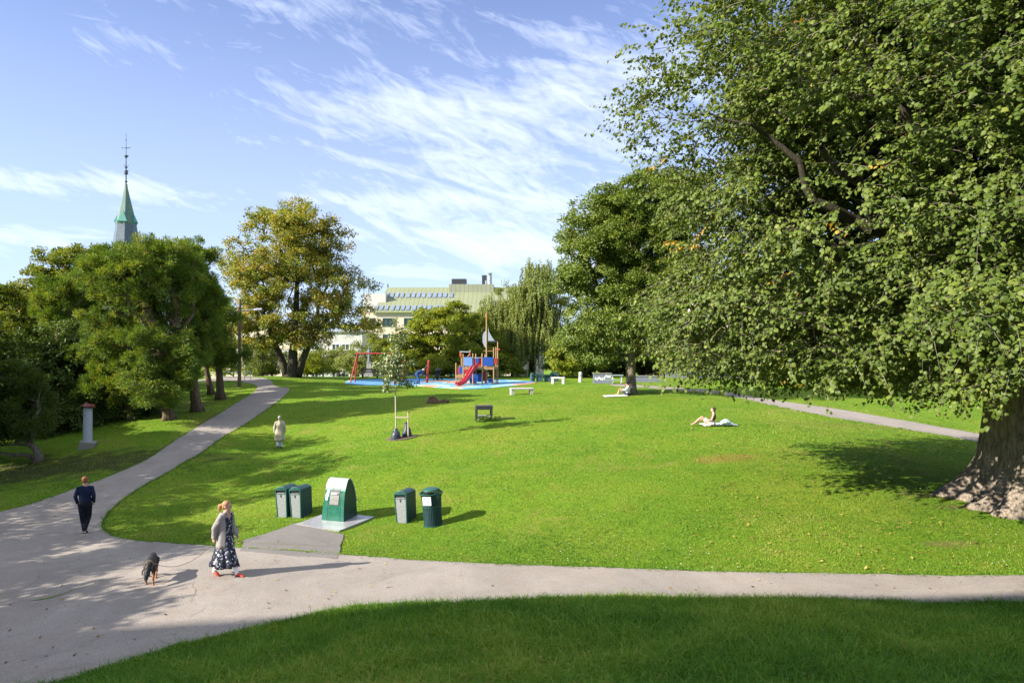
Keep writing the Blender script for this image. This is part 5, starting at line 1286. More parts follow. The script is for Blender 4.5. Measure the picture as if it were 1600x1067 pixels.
farbin(855, 9, 11, 'square bin, third from left of the background bins', 's'); farbin(866, 13, 15, 'tall hooded container, rightmost of the background bins', 'c')

# ------------------------------------------------------------------ column sculpture, pole, railing, rock
b = gp(137, 699); s_c = b.y/F
o = thing('column_sculpture', b-Vector((0, 0, .1)), 'pale grey column on a stone plinth with a dark red cap on the left bank', 'sculpture')
bm = bmesh.new(); bmesh.ops.create_cube(bm, size=1, matrix=Matrix.Translation((0, 0, .18)) @ Matrix.Rotation(R(10), 4, 'Y') @ Matrix.Rotation(R(20), 4, 'Z') @ Matrix.Diagonal((.68, .6, .46, 1))); obj('plinth', bm, simple('mossy_stone', (.26, .24, .2), .9, bump=.5), o, bevel=.02)
bm = bmesh.new(); cyl(bm, (0, 0, .34), (0.01, 0, 2.08), .205, .195, 24); obj('shaft', bm, simple('painted_concrete', (.42, .44, .46), .75, var=.16, scale=7), o, smooth=False)
bm = bmesh.new(); loft(bm, [(0, 0, 2.08), (0, 0, 2.12), (.02, 0, 2.17), (-.02, 0, 2.24), (0, 0, 2.28)], [(.12, .12), (.34, .3), (.31, .28), (.16, .15), (.08, .08)], side=(1, 0, 0), n=18, capr=False)
for v in bm.verts: v.co.z += .05*mnoise.noise((v.co.x*6, v.co.y*6, v.co.z*4)); v.co.x *= 1+.15*mnoise.noise((v.co.x*8, v.co.y*8, 1))
obj('cap', bm, simple('dark_red_glaze', (.16, .035, .03), .4, var=.4, scale=8), o, smooth=True)

b = gp(374, 604); s_p = b.y/F
M_POLE = simple('brown_pole_wood', (.16, .105, .075), .85, var=.25, scale=5)
o = thing('wooden_pole', b, 'tall brown wooden pole with a bracing strut beside the path', 'pole')
bm = bmesh.new(); cyl(bm, (0, 0, -.2), (.05, 0, 136*s_p), .14, .10, 12); obj('pole', bm, M_POLE, o, smooth=False)
bm = bmesh.new(); cyl(bm, (.04, -.1, 124*s_p), (-.62, .3, 100*s_p), .06, n=8); obj('strut', bm, M_POLE, o)
bm = bmesh.new(); cyl(bm, (.05, 0, 118*s_p), (1.3, .2, 121*s_p), .05, n=8); loft(bm, [(1.1, .15, 120.5*s_p), (1.6, .2, 121*s_p)], [(.12, .06), (.14, .07)], n=8); obj('lamp_arm', bm, M_METAL, o)
for (pa, pb, lab) in (((345, 597), (372, 597.5), 'white tubular railing left of the wooden pole'), ((382, 597), (392, 597), 'short white railing right of the wooden pole')):
    a = gp(*pa); c = gp(*pb); a.y = c.y = a.y; L = (c-a).length; o = thing('railing', a, lab, 'railing', group='white railings by the path bend'); n = max(1, round(L/1.1))
    for k in range(n+1):
        bm = bmesh.new(); cyl(bm, (L*k/n, 0, -.1), (L*k/n, 0, .82), .03, n=6); obj('post', bm, M_WFRAME, o)
    for z in (.42, .82):
        bm = bmesh.new(); cyl(bm, (0, 0, z), (L, 0, z), .025, n=6); obj('rail', bm, M_WFRAME, o)
b = gp(228, 618); bm = bmesh.new(); bmesh.ops.create_icosphere(bm, subdivisions=3, radius=1)
for v in bm.verts: v.co = Vector((v.co.x*.55, v.co.y*.45, v.co.z*.55+.3))*(1+.35*mnoise.noise(v.co*1.6))
o = obj('rock', bm, simple('grey_rock', (.34, .33, .32), .9, bump=.6), smooth=False); o.location = b; tag(o, 'grey boulder in the shade under the broad pine', 'rock')

# ------------------------------------------------------------------ playground
M_RED = simple('red_paint', (.38, .035, .03), .45); M_ORANGE = simple('orange_paint', (.46, .11, .04), .45); M_PWOOD = simple('golden_wood', (.34, .21, .10), .7, var=.2, scale=4); M_PBLUE = simple('blue_panel', (.02, .075, .34), .35)
M_LBLUE = simple('light_blue_panel', (.14, .26, .60), .3); M_SAIL = simple('sail_grey', (.30, .345, .39), .6); M_SLIDEIN = simple('slide_steel', (.62, .42, .42), .3, .2)
a = gp(546, 598.5); sg = a.y/F
o = thing('swing_frame', a, 'dark red swing frame with two seats, at the left of the playground', 'swing')
def AX(px, py): return ((px-546)*sg, (598.5-py)*sg)
tx0, tz0 = AX(555, 552.5); tx1, _ = AX(608, 552.5)
bm = bmesh.new(); cyl(bm, (tx0-.1, .9, tz0), (tx1+.1, .9, tz0), .06, n=10); obj('crossbeam', bm, M_RED, o)
for tx, s1 in ((tx0, -1), (tx1, 1)):
    for yy in (0.0, 1.8):
        bm = bmesh.new(); cyl(bm, (tx, .9, tz0), (tx+s1*.42, yy, 0), .055, n=10); obj('leg', bm, M_RED, o)
for x in (tx0+.75, tx1-.8):
    bm = bmesh.new(); box(bm, (x, .9, .5), (.42, .18, .04)); st_ = obj('seat', bm, M_BLACK, o)
    for dx_ in (-.2, .2):
        bm = bmesh.new(); cyl(bm, (x+dx_, .9, tz0), (x+dx_, .9, .5), .012, n=5); obj('chain', bm, M_METAL, st_)
a = gp(632, 598); sg2 = a.y/F
o = thing('nest_swing', a, 'bright red two-post frame with a hanging nest seat, where the parent bends down', 'swing')
w2_ = (667-632)*sg2; h2_ = 34*sg2
for i, x in enumerate((0, w2_)):
    bm = bmesh.new(); cyl(bm, (x-(.12 if i == 0 else 0), 0, -.05), (x+.05-(.18 if i == 0 else -.12), .0, h2_), .11, .10, 10); obj('post', bm, M_ORANGE if i == 0 else M_RED, o)
    bm = bmesh.new(); ball(bm, (x+.05-(.18 if i == 0 else -.12), 0, h2_), (.12, .12, .08), 8); obj('post_cap', bm, M_RED, o)
bm = bmesh.new(); n = 20; R0 = .62; cxs = w2_*.45
for k in range(n):
    a0 = 6.2832*k/n; a1 = 6.2832*(k+1)/n; cyl(bm, (cxs+R0*math.cos(a0), R0*math.sin(a0)*.9, .62), (cxs+R0*math.cos(a1), R0*math.sin(a1)*.9, .62), .05, n=6)
for k in range(-3, 4):
    q = .17*k; e2 = math.sqrt(max(0, R0*R0-q*q)); cyl(bm, (cxs+q, -e2*.9, .6), (cxs+q, e2*.9, .6), .02, n=4); cyl(bm, (cxs-e2, q*.9, .6), (cxs+e2, q*.9, .6), .02, n=4)
ns = obj('nest_seat', bm, M_DKMETAL, o)
for sx_, tx in ((-1, -.13), (1, w2_+.17)):
    for sy in (-.4, .4):
        bm = bmesh.new(); cyl(bm, (tx, 0, h2_-.1), (cxs+sx_*.5, sy, .62), .022, n=5); obj('rope', bm, M_DKMETAL, ns)

# ship playset
pb = gp(746, 601.5); sp2 = pb.y/F
o = thing('ship_playset', pb, 'ship-shaped wooden playset with a red slide, blue panels and grey sails', 'playset', rz=0)
def Q(px, py): return ((px-746)*sp2, (600.5-py)*sp2)
def post(px, pt, y=0.0, r=.055, m=M_PWOOD, base=600.5, name='post', lean=0):
    x, z1 = Q(px, pt); _, z0_ = Q(px, base); bm = bmesh.new(); cyl(bm, (x, y, z0_-.1), (x+lean, y, z1), r, r*.95, 8); return obj(name, bm, m, o)
for (px, pt, y) in ((712, 566, .4), (724, 552, 0), (719, 548, 1.6), (733, 546, 1.6), (739, 551, 0), (742, 552, 1.6), (753.5, 551, 0), (757, 553, 1.6), (771.5, 542, 0), (774.5, 541, 1.6), (777.5, 533, .8), (716, 571, 1.4)): post(px, pt, y)
mast = post(759.7, 490, .8, .065, name='mast')
x, z1 = Q(759.7, 497); bm = bmesh.new(); cyl(bm, (x, .8, z1), (x, .8, z1+.55), .075, .04, 10); obj('mast_tip', bm, M_ORANGE, o)
def sail(P, name, m=M_SAIL, y=.8, th=.03):
    bm = bmesh.new(); prism(bm, [Q(*p) for p in P], y-th/2, y+th/2); return obj(name, bm, m, o)
sail([(762, 508), (763.5, 517), (768, 525), (772.5, 531.5), (762, 531.5)], 'sail', y=.8); sail([(758.8, 515), (755, 518.5), (753.3, 524), (753.4, 534), (756, 540), (758.8, 543)], 'sail', y=.8)
x0_, z_ = Q(761, 532.8); x1_, _ = Q(778, 532.8); bm = bmesh.new(); cyl(bm, (x0_, .8, z_), (x1_, .8, z_), .05, n=8); obj('boom', bm, M_DKMETAL, o)
def panel(px0, px1, pt, pbm, y, m, name='panel', th=.05):
    bm = bmesh.new(); x0, z1 = Q(px0, pt); x1, z0_ = Q(px1, pbm); box(bm, ((x0+x1)/2, y, (z0_+z1)/2), (x1-x0, th, z1-z0_)); return obj(name, bm, m, o, bevel=.01)
panel(725, 738, 557, 570.5, -.09, M_LBLUE); panel(755, 770.5, 557, 570.5, -.09, M_PBLUE); panel(740.5, 752, 560, 572, 1.5, M_RED); panel(742, 747, 558, 567, 1.42, M_PBLUE)
panel(755, 771, 559, 571, 1.68, M_RED); panel(725, 739, 559, 571, 1.68, M_PBLUE)
panel(772, 777, 559, 568, .7, M_RED); panel(733, 752, 584, 597, 1.2, M_PBLUE); panel(753, 761, 580, 596, 1.4, M_RED); panel(762, 771, 591, 597, .6, M_PBLUE); panel(722, 733, 575, 584, 1.2, M_RED); panel(717, 725, 572, 583, .3, M_PBLUE); panel(713, 717, 574, 584, 1.2, M_RED)
panel(735, 744, 592, 598, .7, M_PBLUE); panel(716, 719, 549, 557, 1.5, M_ORANGE)
def deck(px0, px1, py, y0, y1, name='deck'):
    x0, z = Q(px0, py); x1, _ = Q(px1, py); bm = bmesh.new(); n = max(2, int((x1-x0)/.14))
    for k in range(n): box(bm, (x0+(x1-x0)*(k+.5)/n, (y0+y1)/2, z-.04), ((x1-x0)/n-.015, y1-y0, .07))
    box(bm, ((x0+x1)/2, y0-.03, z-.13), (x1-x0, .05, .14)); obj(name, bm, M_PWOOD, o)
deck(724, 772, 572.5, 0, 1.6); deck(712, 725, 585.5, 0.2, 1.4); deck(771, 778, 572, .2, 1.4)
def bar(pa, pb_, y, r=.035, m=M_ORANGE, name='rail'):
    a = Q(*pa); c = Q(*pb_); bm = bmesh.new(); cyl(bm, (a[0], y, a[1]), (c[0], y, c[1]), r, n=8); return obj(name, bm, m, o)
bar((716, 549), (733, 549.5), 1.5, .05, M_SAIL, 'canopy_bar'); bar((729, 557), (733, 552), 1.5, .05); bar((740, 558), (752, 558), 0, .03, M_SAIL); bar((773, 546), (781, 545), .6, .05, M_ORANGE, 'bowsprit')
bar((754, 548), (771, 548), 1.6, .03, M_PWOOD)
for k in range(5): bar((713+k*2.6, 586), (713+k*2.6, 598), .25+.02*k, .03, M_PWOOD, 'baluster')
# slide: channel from deck down to the left front
sl = [((744.5, 570.5), .02, .0), ((741, 573.5), -.18, 0), ((737, 580), -.45, 0), ((732, 588.5), -.75, 0), ((727, 595), -1.0, 0), ((721, 598.3), -1.2, 0), ((715, 599.5), -1.35, 0)]
P = []
for (p, y, _) in sl: x, z = Q(*p); P.append(Vector((x, y, max(z, .1))))
bm = bmesh.new(); bi = bmesh.new(); L = []; Li = []
sdv = Vector((.5, -.85, 0)).normalized(); hwid = .25
for i, p in enumerate(P):
    t = (P[min(i+1, len(P)-1)]-P[max(i-1, 0)]).normalized(); s = Vector((0, 0, 1)).cross(t); s = (sdv-t*sdv.dot(t)).normalized(); u = s.cross(t); u = u if u.z > 0 else -u
    L.append([bm.verts.new(p+s*a+u*c) for a, c in ((-hwid-.03, .2), (-hwid-.03, -.05), (hwid+.03, -.05), (hwid+.03, .2), (hwid-.02, .2), (hwid-.05, .0), (-hwid+.05, .0), (-hwid+.02, .2))])
    Li.append([bi.verts.new(p+s*a+u*.012) for a in (-hwid+.06, hwid-.06)])
for a, c in zip(L, L[1:]):
    for k in range(8): bm.faces.new((a[k], a[(k+1) % 8], c[(k+1) % 8], c[k]))
bm.faces.new(L[0]); bm.faces.new(L[-1][::-1])
for a, c in zip(Li, Li[1:]): bi.faces.new((a[0], a[1], c[1], c[0]))
sl_o = obj('slide', bm, simple('slide_red', (.50, .03, .05), .3), o); obj('slide_bed', bi, M_SLIDEIN, sl_o)
# climbing net
bm = bmesh.new()
for k in range(4): x, z = Q(712, 586); cyl(bm, (x, .3+.3*k, z-.1), (x-.95, .3+.3*k, 0), .012, n=4)
for j in range(5): x, z = Q(712, 586); t = j/5; cyl(bm, (x-.95*t, .3, (z-.1)*(1-t)), (x-.95*t, 1.2, (z-.1)*(1-t)), .012, n=4)
obj('climbing_net', bm, M_DKMETAL, o)

# statue and park bench behind the swings
b = gp(577, 589); s = b.y/F; b = Vector(((577-800)/F*70, 70, tz((577-800)/F*70, 70)))
o = thing('statue', b, 'weathered grey statue on a tapered pedestal behind the park bench', 'statue')
M_BRZ = simple('grey_bronze', (.13, .155, .16), .6); M_PED = simple('grey_granite', (.28, .28, .27), .8)
bm = bmesh.new(); ringz(bm, [(-.2, .62), (.3, .62), (.32, .5), (.55, .45), (.6, .36), (1.35, .32), (1.4, .38), (1.48, .38)]); obj('pedestal', bm, M_PED, o)
bm = bmesh.new(); loft(bm, [(0, 0, 1.5), (0, 0, 1.9), (0, 0, 2.3), (0, 0, 2.62), (0, 0, 2.78)], [(.2, .18), (.17, .15), (.15, .12), (.2, .12), (.07, .07)], side=(1, 0, 0)); ball(bm, (0, 0, 2.95), (.11, .12, .14)); loft(bm, [(.2, 0, 2.62), (.3, -.05, 2.35), (.16, -.16, 2.2)], [.06, .05, .045]); loft(bm, [(-.2, 0, 2.62), (-.27, 0, 2.35), (-.22, -.05, 2.1)], [.06, .05, .045])
link('figure', remesh(bm, .03), M_BRZ, o)
def park_bench(px, py, Y, lab):
    x = (px-800)/F*Y; o = thing('park_bench', (x, Y, tz(x, Y)), lab, 'bench', rz=R(4)); L = 1.75
    bm = bmesh.new()
    for k in range(3): box(bm, (0, -.18+.15*k, .45), (L, .12, .04))
    obj('seat', bm, M_POLE, o); bm = bmesh.new()
    for k in range(3): box(bm, (0, .24+.02*k, .58+.14*k), (L, .035, .11))
    obj('backrest', bm, M_POLE, o)
    for sx_ in (-1, 1):
        bm = bmesh.new(); box(bm, (sx_*L*.4, 0, .21), (.12, .42, .42)); box(bm, (sx_*L*.4, .285, .62), (.06, .03, .5)); obj('leg', bm, M_DKMETAL, o)
park_bench(578, 588, 66, 'dark wooden park bench behind the swing frame')
# pushchair
b = gp(684, 594); o = thing('pushchair', b, 'black pushchair with raised hood beside the parent', 'pushchair', rz=R(-20))
bm = bmesh.new(); loft(bm, [(0, -.25, .42), (0, 0, .45), (0, .22, .75)], [(.2, .08), (.22, .10), (.2, .07)], side=(1, 0, 0)); obj('seat', bm, simple('black_fabric', (.02, .022, .028), .8), o, smooth=True)
bm = bmesh.new(); loft(bm, [(0, -.12, .92), (0, .05, 1.02), (0, .25, .88)], [(.22, .04), (.24, .12), (.22, .07)], side=(1, 0, 0)); obj('hood', bm, simple('grey_fabric', (.05, .055, .07), .8), o, smooth=True)
bm = bmesh.new()
for sx_ in (-.22, .22): cyl(bm, (sx_, -.4, .12), (sx_, .35, 1.0), .018, n=6); cyl(bm, (sx_, .35, .15), (sx_, 0, .5), .018, n=6)
cyl(bm, (-.22, .35, 1.0), (.22, .35, 1.0), .022, n=6); obj('frame', bm, M_DKMETAL, o)
for (x, y, r0) in ((-.26, .35, .15), (.26, .35, .15), (-.22, -.4, .11), (.22, -.4, .11)):
    bm = bmesh.new(); cyl(bm, (x-.02, y, r0), (x+.02, y, r0), r0, n=14); obj('wheel', bm, M_BLACK, o)
bm = bmesh.new(); box(bm, (0, .12, .25), (.36, .4, .14)); obj('basket', bm, simple('dark_basket', (.05, .05, .055), .8), o)

# ------------------------------------------------------------------ people and dog
M_SKIN = simple('skin', (.46, .27, .19), .55, var=.06, scale=5, spec=.3); M_SKIN2 = simple('tanned_skin', (.50, .27, .17), .55, var=.06, scale=5)
M_EYE = simple('eye_dark', (.03, .02, .02), .3); M_SHOE = simple('black_shoe', (.012, .013, .016), .5)
def V3(p): return Vector(p)
def hand_bm(bm, w, d, n, s=1.0, curl=.6, side=1):
    """w wrist, d finger direction, n palm normal (towards the palm), side = thumb side sign"""
    w = V3(w); d = V3(d).normalized(); n = V3(n); n = (n-d*n.dot(d)).normalized(); t = d.cross(n)*side
    loft(bm, [w-d*.01, w+d*.035*s, w+d*.085*s], [(.024*s, .015*s), (.036*s, .014*s), (.038*s, .012*s)], side=t, n=10)
    for k, (o_, L) in enumerate(((.029, .068), (.010, .077), (-.010, .072), (-.029, .056))):
        a = w+d*.082*s+t*o_*s; L *= s; f1 = d*math.cos(curl)+n*math.sin(curl); f2 = d*math.cos(curl*2.2)+n*math.sin(curl*2.2)
        b_ = a+f1*L*.5; c = b_+f2*L*.5; loft(bm, [a-d*.01, b_, c], [.0088*s, .008*s, .0065*s], n=6)
    a = w+d*.03*s+t*.03*s; b_ = a+(d*.55+t*.75+n*.25).normalized()*.038*s; c = b_+(d*.9+t*.1+n*.5).normalized()*.03*s
    loft(bm, [a, b_, c], [.011*s, .010*s, .008*s], n=6)
def head_bm(bm, c, face, s=1.0, up=(0, 0, 1)):
    c = V3(c); f = V3(face).normalized(); u = V3(up); u = (u-f*u.dot(f)).normalized(); r = f.cross(u)
    M = Matrix((r, f, u)).transposed()
    def b_(p, rad, n=14):
        m = Matrix.Translation(c+M @ (V3(p)*s)) @ M.to_4x4() @ Matrix.Diagonal((rad[0]*s, rad[1]*s, rad[2]*s, 1))
        bmesh.ops.create_uvsphere(bm, u_segments=n, v_segments=10, radius=1, matrix=m)
    b_((0, -.012, .025), (.074, .092, .088)); b_((0, .026, -.045), (.055, .062, .062)); b_((0, .058, -.075), (.026, .026, .022))
    b_((0, .088, -.018), (.012, .018, .022)); b_((0, .078, -.050), (.024, .012, .009)); b_((0, .072, .022), (.05, .018, .012))
    b_((.074, -.005, -.012), (.012, .020, .030)); b_((-.074, -.005, -.012), (.012, .020, .030))
    return c, M
def eyes(c, M, s, parent):
    for sx_ in (-1, 1):
        bm = bmesh.new(); ball(bm, c+M @ (Vector((sx_*.030, .082, .004))*s), .009*s, 8); obj('eye', bm, M_EYE, parent, smooth=True)
def person(label, loc, rz, J, skin=M_SKIN, vox=.009, face=(0, 1, 0), s=1.0, curl=.6, group=None, up=(0, 0, 1), palm=None):
    """J: joint positions in a local frame facing +Y"""
    o = thing('person', loc, label, 'person', rz=rz, group=group)
    bm = bmesh.new(); g = {k: V3(v) for k, v in J.items()}
    loft(bm, [g['pelvis'], g['waist'], g['chest'], g['neck']], [(.155*s, .11*s), (.125*s, .09*s), (.165*s, .105*s), (.075*s, .07*s)], side=(1, 0, 0), n=16)
    loft(bm, [g['neck'], g['head']], [.052*s, .048*s], n=12)
    for q in 'lr':
        sg_ = -1 if q == 'l' else 1
        loft(bm, [g['sh_'+q]-Vector((sg_*.06*s, 0, 0)), g['sh_'+q], g['el_'+q], g['wr_'+q]], [.055*s, .052*s, .040*s, .026*s], n=12)
        d = (g['wr_'+q]-g['el_'+q]).normalized()
        pn = V3((-sg_, 0, 0)) if palm is None else V3(palm[q])
        hd = d if 'hd_'+q not in g else g['hd_'+q].normalized()
        hand_bm(bm, g['wr_'+q], hd, pn, s, curl, side=1 if q == 'l' else -1)
        loft(bm, [g['hip_'+q], g['kn_'+q], (g['kn_'+q]*.65+g['an_'+q]*.35), g['an_'+q]], [.085*s, .056*s, .054*s, .036*s], n=14)
        loft(bm, [g['an_'+q]-Vector((0, 0, .02*s)), g['an_'+q]*.5+g['toe_'+q]*.5, g['toe_'+q]], [(.035*s, .035*s), (.042*s, .026*s), (.035*s, .018*s)], side=(1, 0, 0), n=10)
    c, M = head_bm(bm, g['head'], face, s, up)
    body = link('body', remesh(bm, vox, 3), skin, o)
    eyes(c, M, s, body)
    return o, g, c, M
def shell_part(name, lofts, m, parent, vox=.011, sm=3, post=None, extra=None):
    bm = bmesh.new()
    for L in lofts: loft(bm, L[0], L[1], side=L[2] if len(L) > 2 else None, n=L[3] if len(L) > 3 else 16)
    if extra: extra(bm)
    me = remesh(bm, vox, sm)
    if post:
        for v in me.vertices: v.co = post(v.co)
    return link(name, me, m, parent)
def hair(name, c, M, s, m, parent, extra=(), face_clear=.03, vox=.009):
    bm = bmesh.new()
    def b_(p, rad):
        mm = Matrix.Translation(c+M @ (V3(p)*s)) @ M.to_4x4() @ Matrix.Diagonal((rad[0]*s, rad[1]*s, rad[2]*s, 1)); bmesh.ops.create_uvsphere(bm, u_segments=16, v_segments=10, radius=1, matrix=mm)
    b_((0, -.026, .042), (.085, .095, .088)); b_((0, -.055, -.005), (.080, .062, .075))
    for e in extra: b_(*e)
    return link(name, remesh(bm, vox, 2), m, parent)
def cloth(name, col, rough=.9, knit=0.0, var=.1): return simple(name, col, rough, var=var, scale=9, bump=knit, bscale=120, spec=.1)
def shoe(parent, g, q, m, s=1.0, sole=None, up=.07):
    a, t = g['an_'+q], g['toe_'+q]; d = (t-a); d.z *= .9
    o_ = shell_part('shoe', [([a-d*.30-Vector((0, 0, .035*s)), a+Vector((0, 0, -.03*s)), a*.45+t*.55+Vector((0, 0, -.004)), t+d.normalized()*.02], [(.034*s, .034*s), (.043*s, .046*s), (.046*s, .034*s), (.038*s, .024*s)], (1, 0, 0))], m, parent, .008)
    return o_

def std(h=1.72, **kw):
    k = h/1.72
    J = dict(pelvis=(0, 0, .93), waist=(0, 0, 1.10), chest=(0, .0, 1.30), neck=(0, -.01, 1.47), head=(0, .01, 1.60),
             sh_l=(-.165, 0, 1.385), sh_r=(.165, 0, 1.385), el_l=(-.23, -.02, 1.13), el_r=(.23, -.02, 1.13), wr_l=(-.23, .06, .90), wr_r=(.23, .06, .90),
             hip_l=(-.09, 0, .88), hip_r=(.09, 0, .88), kn_l=(-.10, .03, .49), kn_r=(.10, .03, .49), an_l=(-.10, 0, .09), an_r=(.10, 0, .09), toe_l=(-.11, .16, .03), toe_r=(.11, .16, .03))
    J.update(kw); return {a: tuple(x*k for x in v) for a, v in J.items()}

# the man in navy walking away
b = gp(133, 834); MN = cloth('navy_wool', (.016, .022, .05), knit=.3); MT = cloth('black_trousers', (.014, .016, .022))
J = std(1.76, el_l=(-.245, -.05, 1.14), el_r=(.235, -.05, 1.14), wr_l=(-.22, .08, .93), wr_r=(.21, .08, .93), kn_l=(-.07, .02, .49), an_l=(-.035, .05, .09), toe_l=(-.05, .22, .03), kn_r=(.075, .08, .50), an_r=(.02, -.10, .14), toe_r=(.03, .04, .05))
o, g, c, M = person('man with short red hair, navy sweater and black trousers walking away up the path', b, R(20), J)
shell_part('sweater', [([g['pelvis']+Vector((0, 0, -.01)), g['waist'], g['chest'], g['neck']-Vector((0, 0, .025))], [(.17, .13), (.158, .12), (.19, .128), (.08, .075)], (1, 0, 0), 22)]
           + [([g['sh_'+q]+Vector((.05 if q == 'l' else -.05, 0, -.01)), g['sh_'+q], g['el_'+q], g['wr_'+q]], [.07, .066, .056, .044]) for q in 'lr'], MN, o,
           post=lambda v: v+Vector((mnoise.noise(v*9)*.006, mnoise.noise(v*7+Vector((3, 3, 3)))*.012, 0)))
shell_part('trousers', [([g['pelvis']+Vector((0, 0, .05)), g['pelvis']-Vector((0, 0, .05))], [(.17, .13), (.175, .135)], (1, 0, 0), 20)]
           + [([g['hip_'+q], g['kn_'+q], g['an_'+q]+Vector((0, 0, .04))], [.105, .078, .058]) for q in 'lr'], MT, o, post=lambda v: v+Vector((mnoise.noise(v*12)*.005, mnoise.noise(v*11)*.006, 0)))
for q in 'lr': shoe(o, g, q, M_SHOE, 1.05)
for q in 'r': shell_part('sole', [([g['an_r']+Vector((0, -.045, .0)), g['an_r']+Vector((0, -.05, -.05))], [(.03, .02), (.032, .02)], (1, 0, 0))], M_WHITE, o, .008)
hair('hair', c, M, 1.02, simple('red_hair', (.24, .085, .03), .7, var=.35, scale=40, bump=.5), o)

# the woman with the dog lead
b = gp(352, 901); b.z += 0.0
J = dict(pelvis=(0, 0, .93), waist=(0, .01, 1.10), chest=(0, .02, 1.29), neck=(0, .03, 1.45), head=(0, .055, 1.585),
         sh_l=(-.15, .01, 1.385), sh_r=(.15, .03, 1.385), el_r=(.21, -.10, 1.14), wr_r=(.20, -.13, .91), el_l=(-.22, .0, 1.13), wr_l=(-.20, .14, .92),
         hip_l=(-.085, 0, .88), hip_r=(.085, 0, .88), kn_l=(-.07, .16, .50), an_l=(-.05, .27, .10), toe_l=(-.06, .42, .045), kn_r=(.07, -.06, .48), an_r=(.04, -.27, .13), toe_r=(.04, -.14, .03))
o, g, c, M = person('woman in a long dark floral dress and open grey cardigan holding a dog lead', b, R(-108), J, vox=.0075, face=(-.15, .98, -.02), curl=.75, palm={'l': (1, 0, 0), 'r': (-1, 0, 0)})
WOMAN = o; WR = g['wr_r']
def dressmat():
    m, t, out = mat('floral_dress'); tcn = t.add('ShaderNodeTexCoord')
    dn = t.add('ShaderNodeTexNoise', i_Vector=tcn.outputs['Object'], i_Scale=30.0)
    vec = t.mix(.05, tcn.outputs['Object'], dn.outputs['Color'], 'LINEAR_LIGHT')
    v = t.add('ShaderNodeTexVoronoi', i_Scale=15.0, i_Vector=vec, i_Randomness=1.0); v2 = t.add('ShaderNodeTexVoronoi', i_Scale=21.0, i_Vector=vec)
    c = t.mix(t.rng(v.outputs['Distance'], .34, .27), (.010, .012, .032), (.68, .68, .76)); c = t.mix(t.rng(v2.outputs['Distance'], .18, .13), c, (.30, .42, .16)); c = t.mix(t.rng(v.outputs['Distance'], .13, .09), c, (.06, .07, .16))
    b = t.add('ShaderNodeBsdfPrincipled', i_Base_Color=c, i_Roughness=.8); t.l.new(b.outputs[0], out.inputs[0]); return m
# dress: rings from chest to hem, blown back a little, wavy hem
bm = bmesh.new(); n = 64; rings = []
spec = [(1.36, .0, .145, .085, .02), (1.30, 0, .165, .115, .02), (1.20, 0, .15, .115, .015), (1.10, 0, .14, .11, .01), (.98, 0, .175, .135, .0), (.85, .02, .19, .165, -.01), (.68, .06, .20, .20, -.01), (.50, .14, .215, .25, -.02), (.36, .26, .235, .30, -.03), (.26, .34, .245, .33, -.035)]
for (z, wv, rx, ry, dy_) in spec:
    ring = []
    for k in range(n):
        a = 2*math.pi*k/n; f = 1+wv*.36*math.sin(7*a+.8)+wv*.22*math.sin(12*a+2); backw = max(0, -math.sin(a)); zz_ = z-(.06*math.sin(a)*wv+.05*math.sin(3*a+1)*wv)-(.05*backw*wv)
        ring.append(bm.verts.new((rx*f*math.cos(a), ry*f*math.sin(a)+dy_-backw*wv*.05, zz_)))
    rings.append(ring)
for r0, r1 in zip(rings, rings[1:]):
    for k in range(n): bm.faces.new((r0[k], r0[(k+1) % n], r1[(k+1) % n], r1[k]))
for sx_ in (-.075, .07): pass
d_o = obj('dress', bm, dressmat(), o, smooth=True); md = d_o.modifiers.new('solid', 'SOLIDIFY'); md.thickness = .008; md.offset = -1
for sx_ in (-.085, .085):
    bm = bmesh.new(); loft(bm, [(sx_, .12, 1.35), (sx_*.95, .09, 1.42), (sx_*1.0, .0, 1.455), (sx_, -.07, 1.38)], [.013, .012, .012, .012], n=8); obj('strap', bm, bpy.data.materials['floral_dress'], d_o, smooth=True)
MCG = cloth('grey_knit', (.29, .265, .245), knit=.5, var=.14)
bm = bmesh.new(); n = 40; rings = []
for (z, rx, ry, op) in ((1.45, .08, .07, .95), (1.415, .15, .09, .9), (1.33, .172, .122, .98), (1.2, .165, .130, .92), (1.05, .162, .132, .92), (.90, .178, .15, .95), (.75, .192, .162, 1.0), (.66, .20, .17, 1.05)):
    ring = []
    for k in range(n+1):
        a = math.pi/2+op*.75+(2*math.pi-1.5*op)*k/n; f = 1+.035*math.sin(9*a)*(1.5-z)
        ring.append(bm.verts.new((rx*f*math.cos(a), ry*f*math.sin(a)-.0, z+.02*math.sin(2*a+1)*(1.5-z))))
    rings.append(ring)
for r0, r1 in zip(rings, rings[1:]):
    for k in range(n): bm.faces.new((r0[k], r0[k+1], r1[k+1], r1[k]))
cg = obj('cardigan', bm, MCG, o, smooth=True); md = cg.modifiers.new('solid', 'SOLIDIFY'); md.thickness = .016; md.offset = 1
for q in 'lr':
    sh, e2, wr = g['sh_'+q], g['el_'+q], g['wr_'+q]
    shell_part('sleeve', [([sh+Vector((.05 if q == 'l' else -.05, 0, -.0)), sh, e2, wr-(wr-e2).normalized()*.02], [.076, .074, .068, .056])], MCG, cg, .010, post=lambda v: v+Vector((mnoise.noise(v*16)*.008, mnoise.noise(v*14)*.010, 0)))
M_RSHOE = simple('red_orange_shoe', (.60, .075, .035), .5)
for q in 'lr':
    shoe(o, g, q, M_RSHOE, .95)
    shell_part('sock', [([g['an_'+q]-Vector((0, 0, .02)), g['an_'+q]*.68+g['kn_'+q]*.32], [.044, .050])], M_WHITE, o, .008)
hairm = simple('ginger_blonde_hair', (.34, .17, .075), .6, var=.3, scale=50, bump=.4)
h_o = hair('hair', c, M, 1.0, hairm, o)
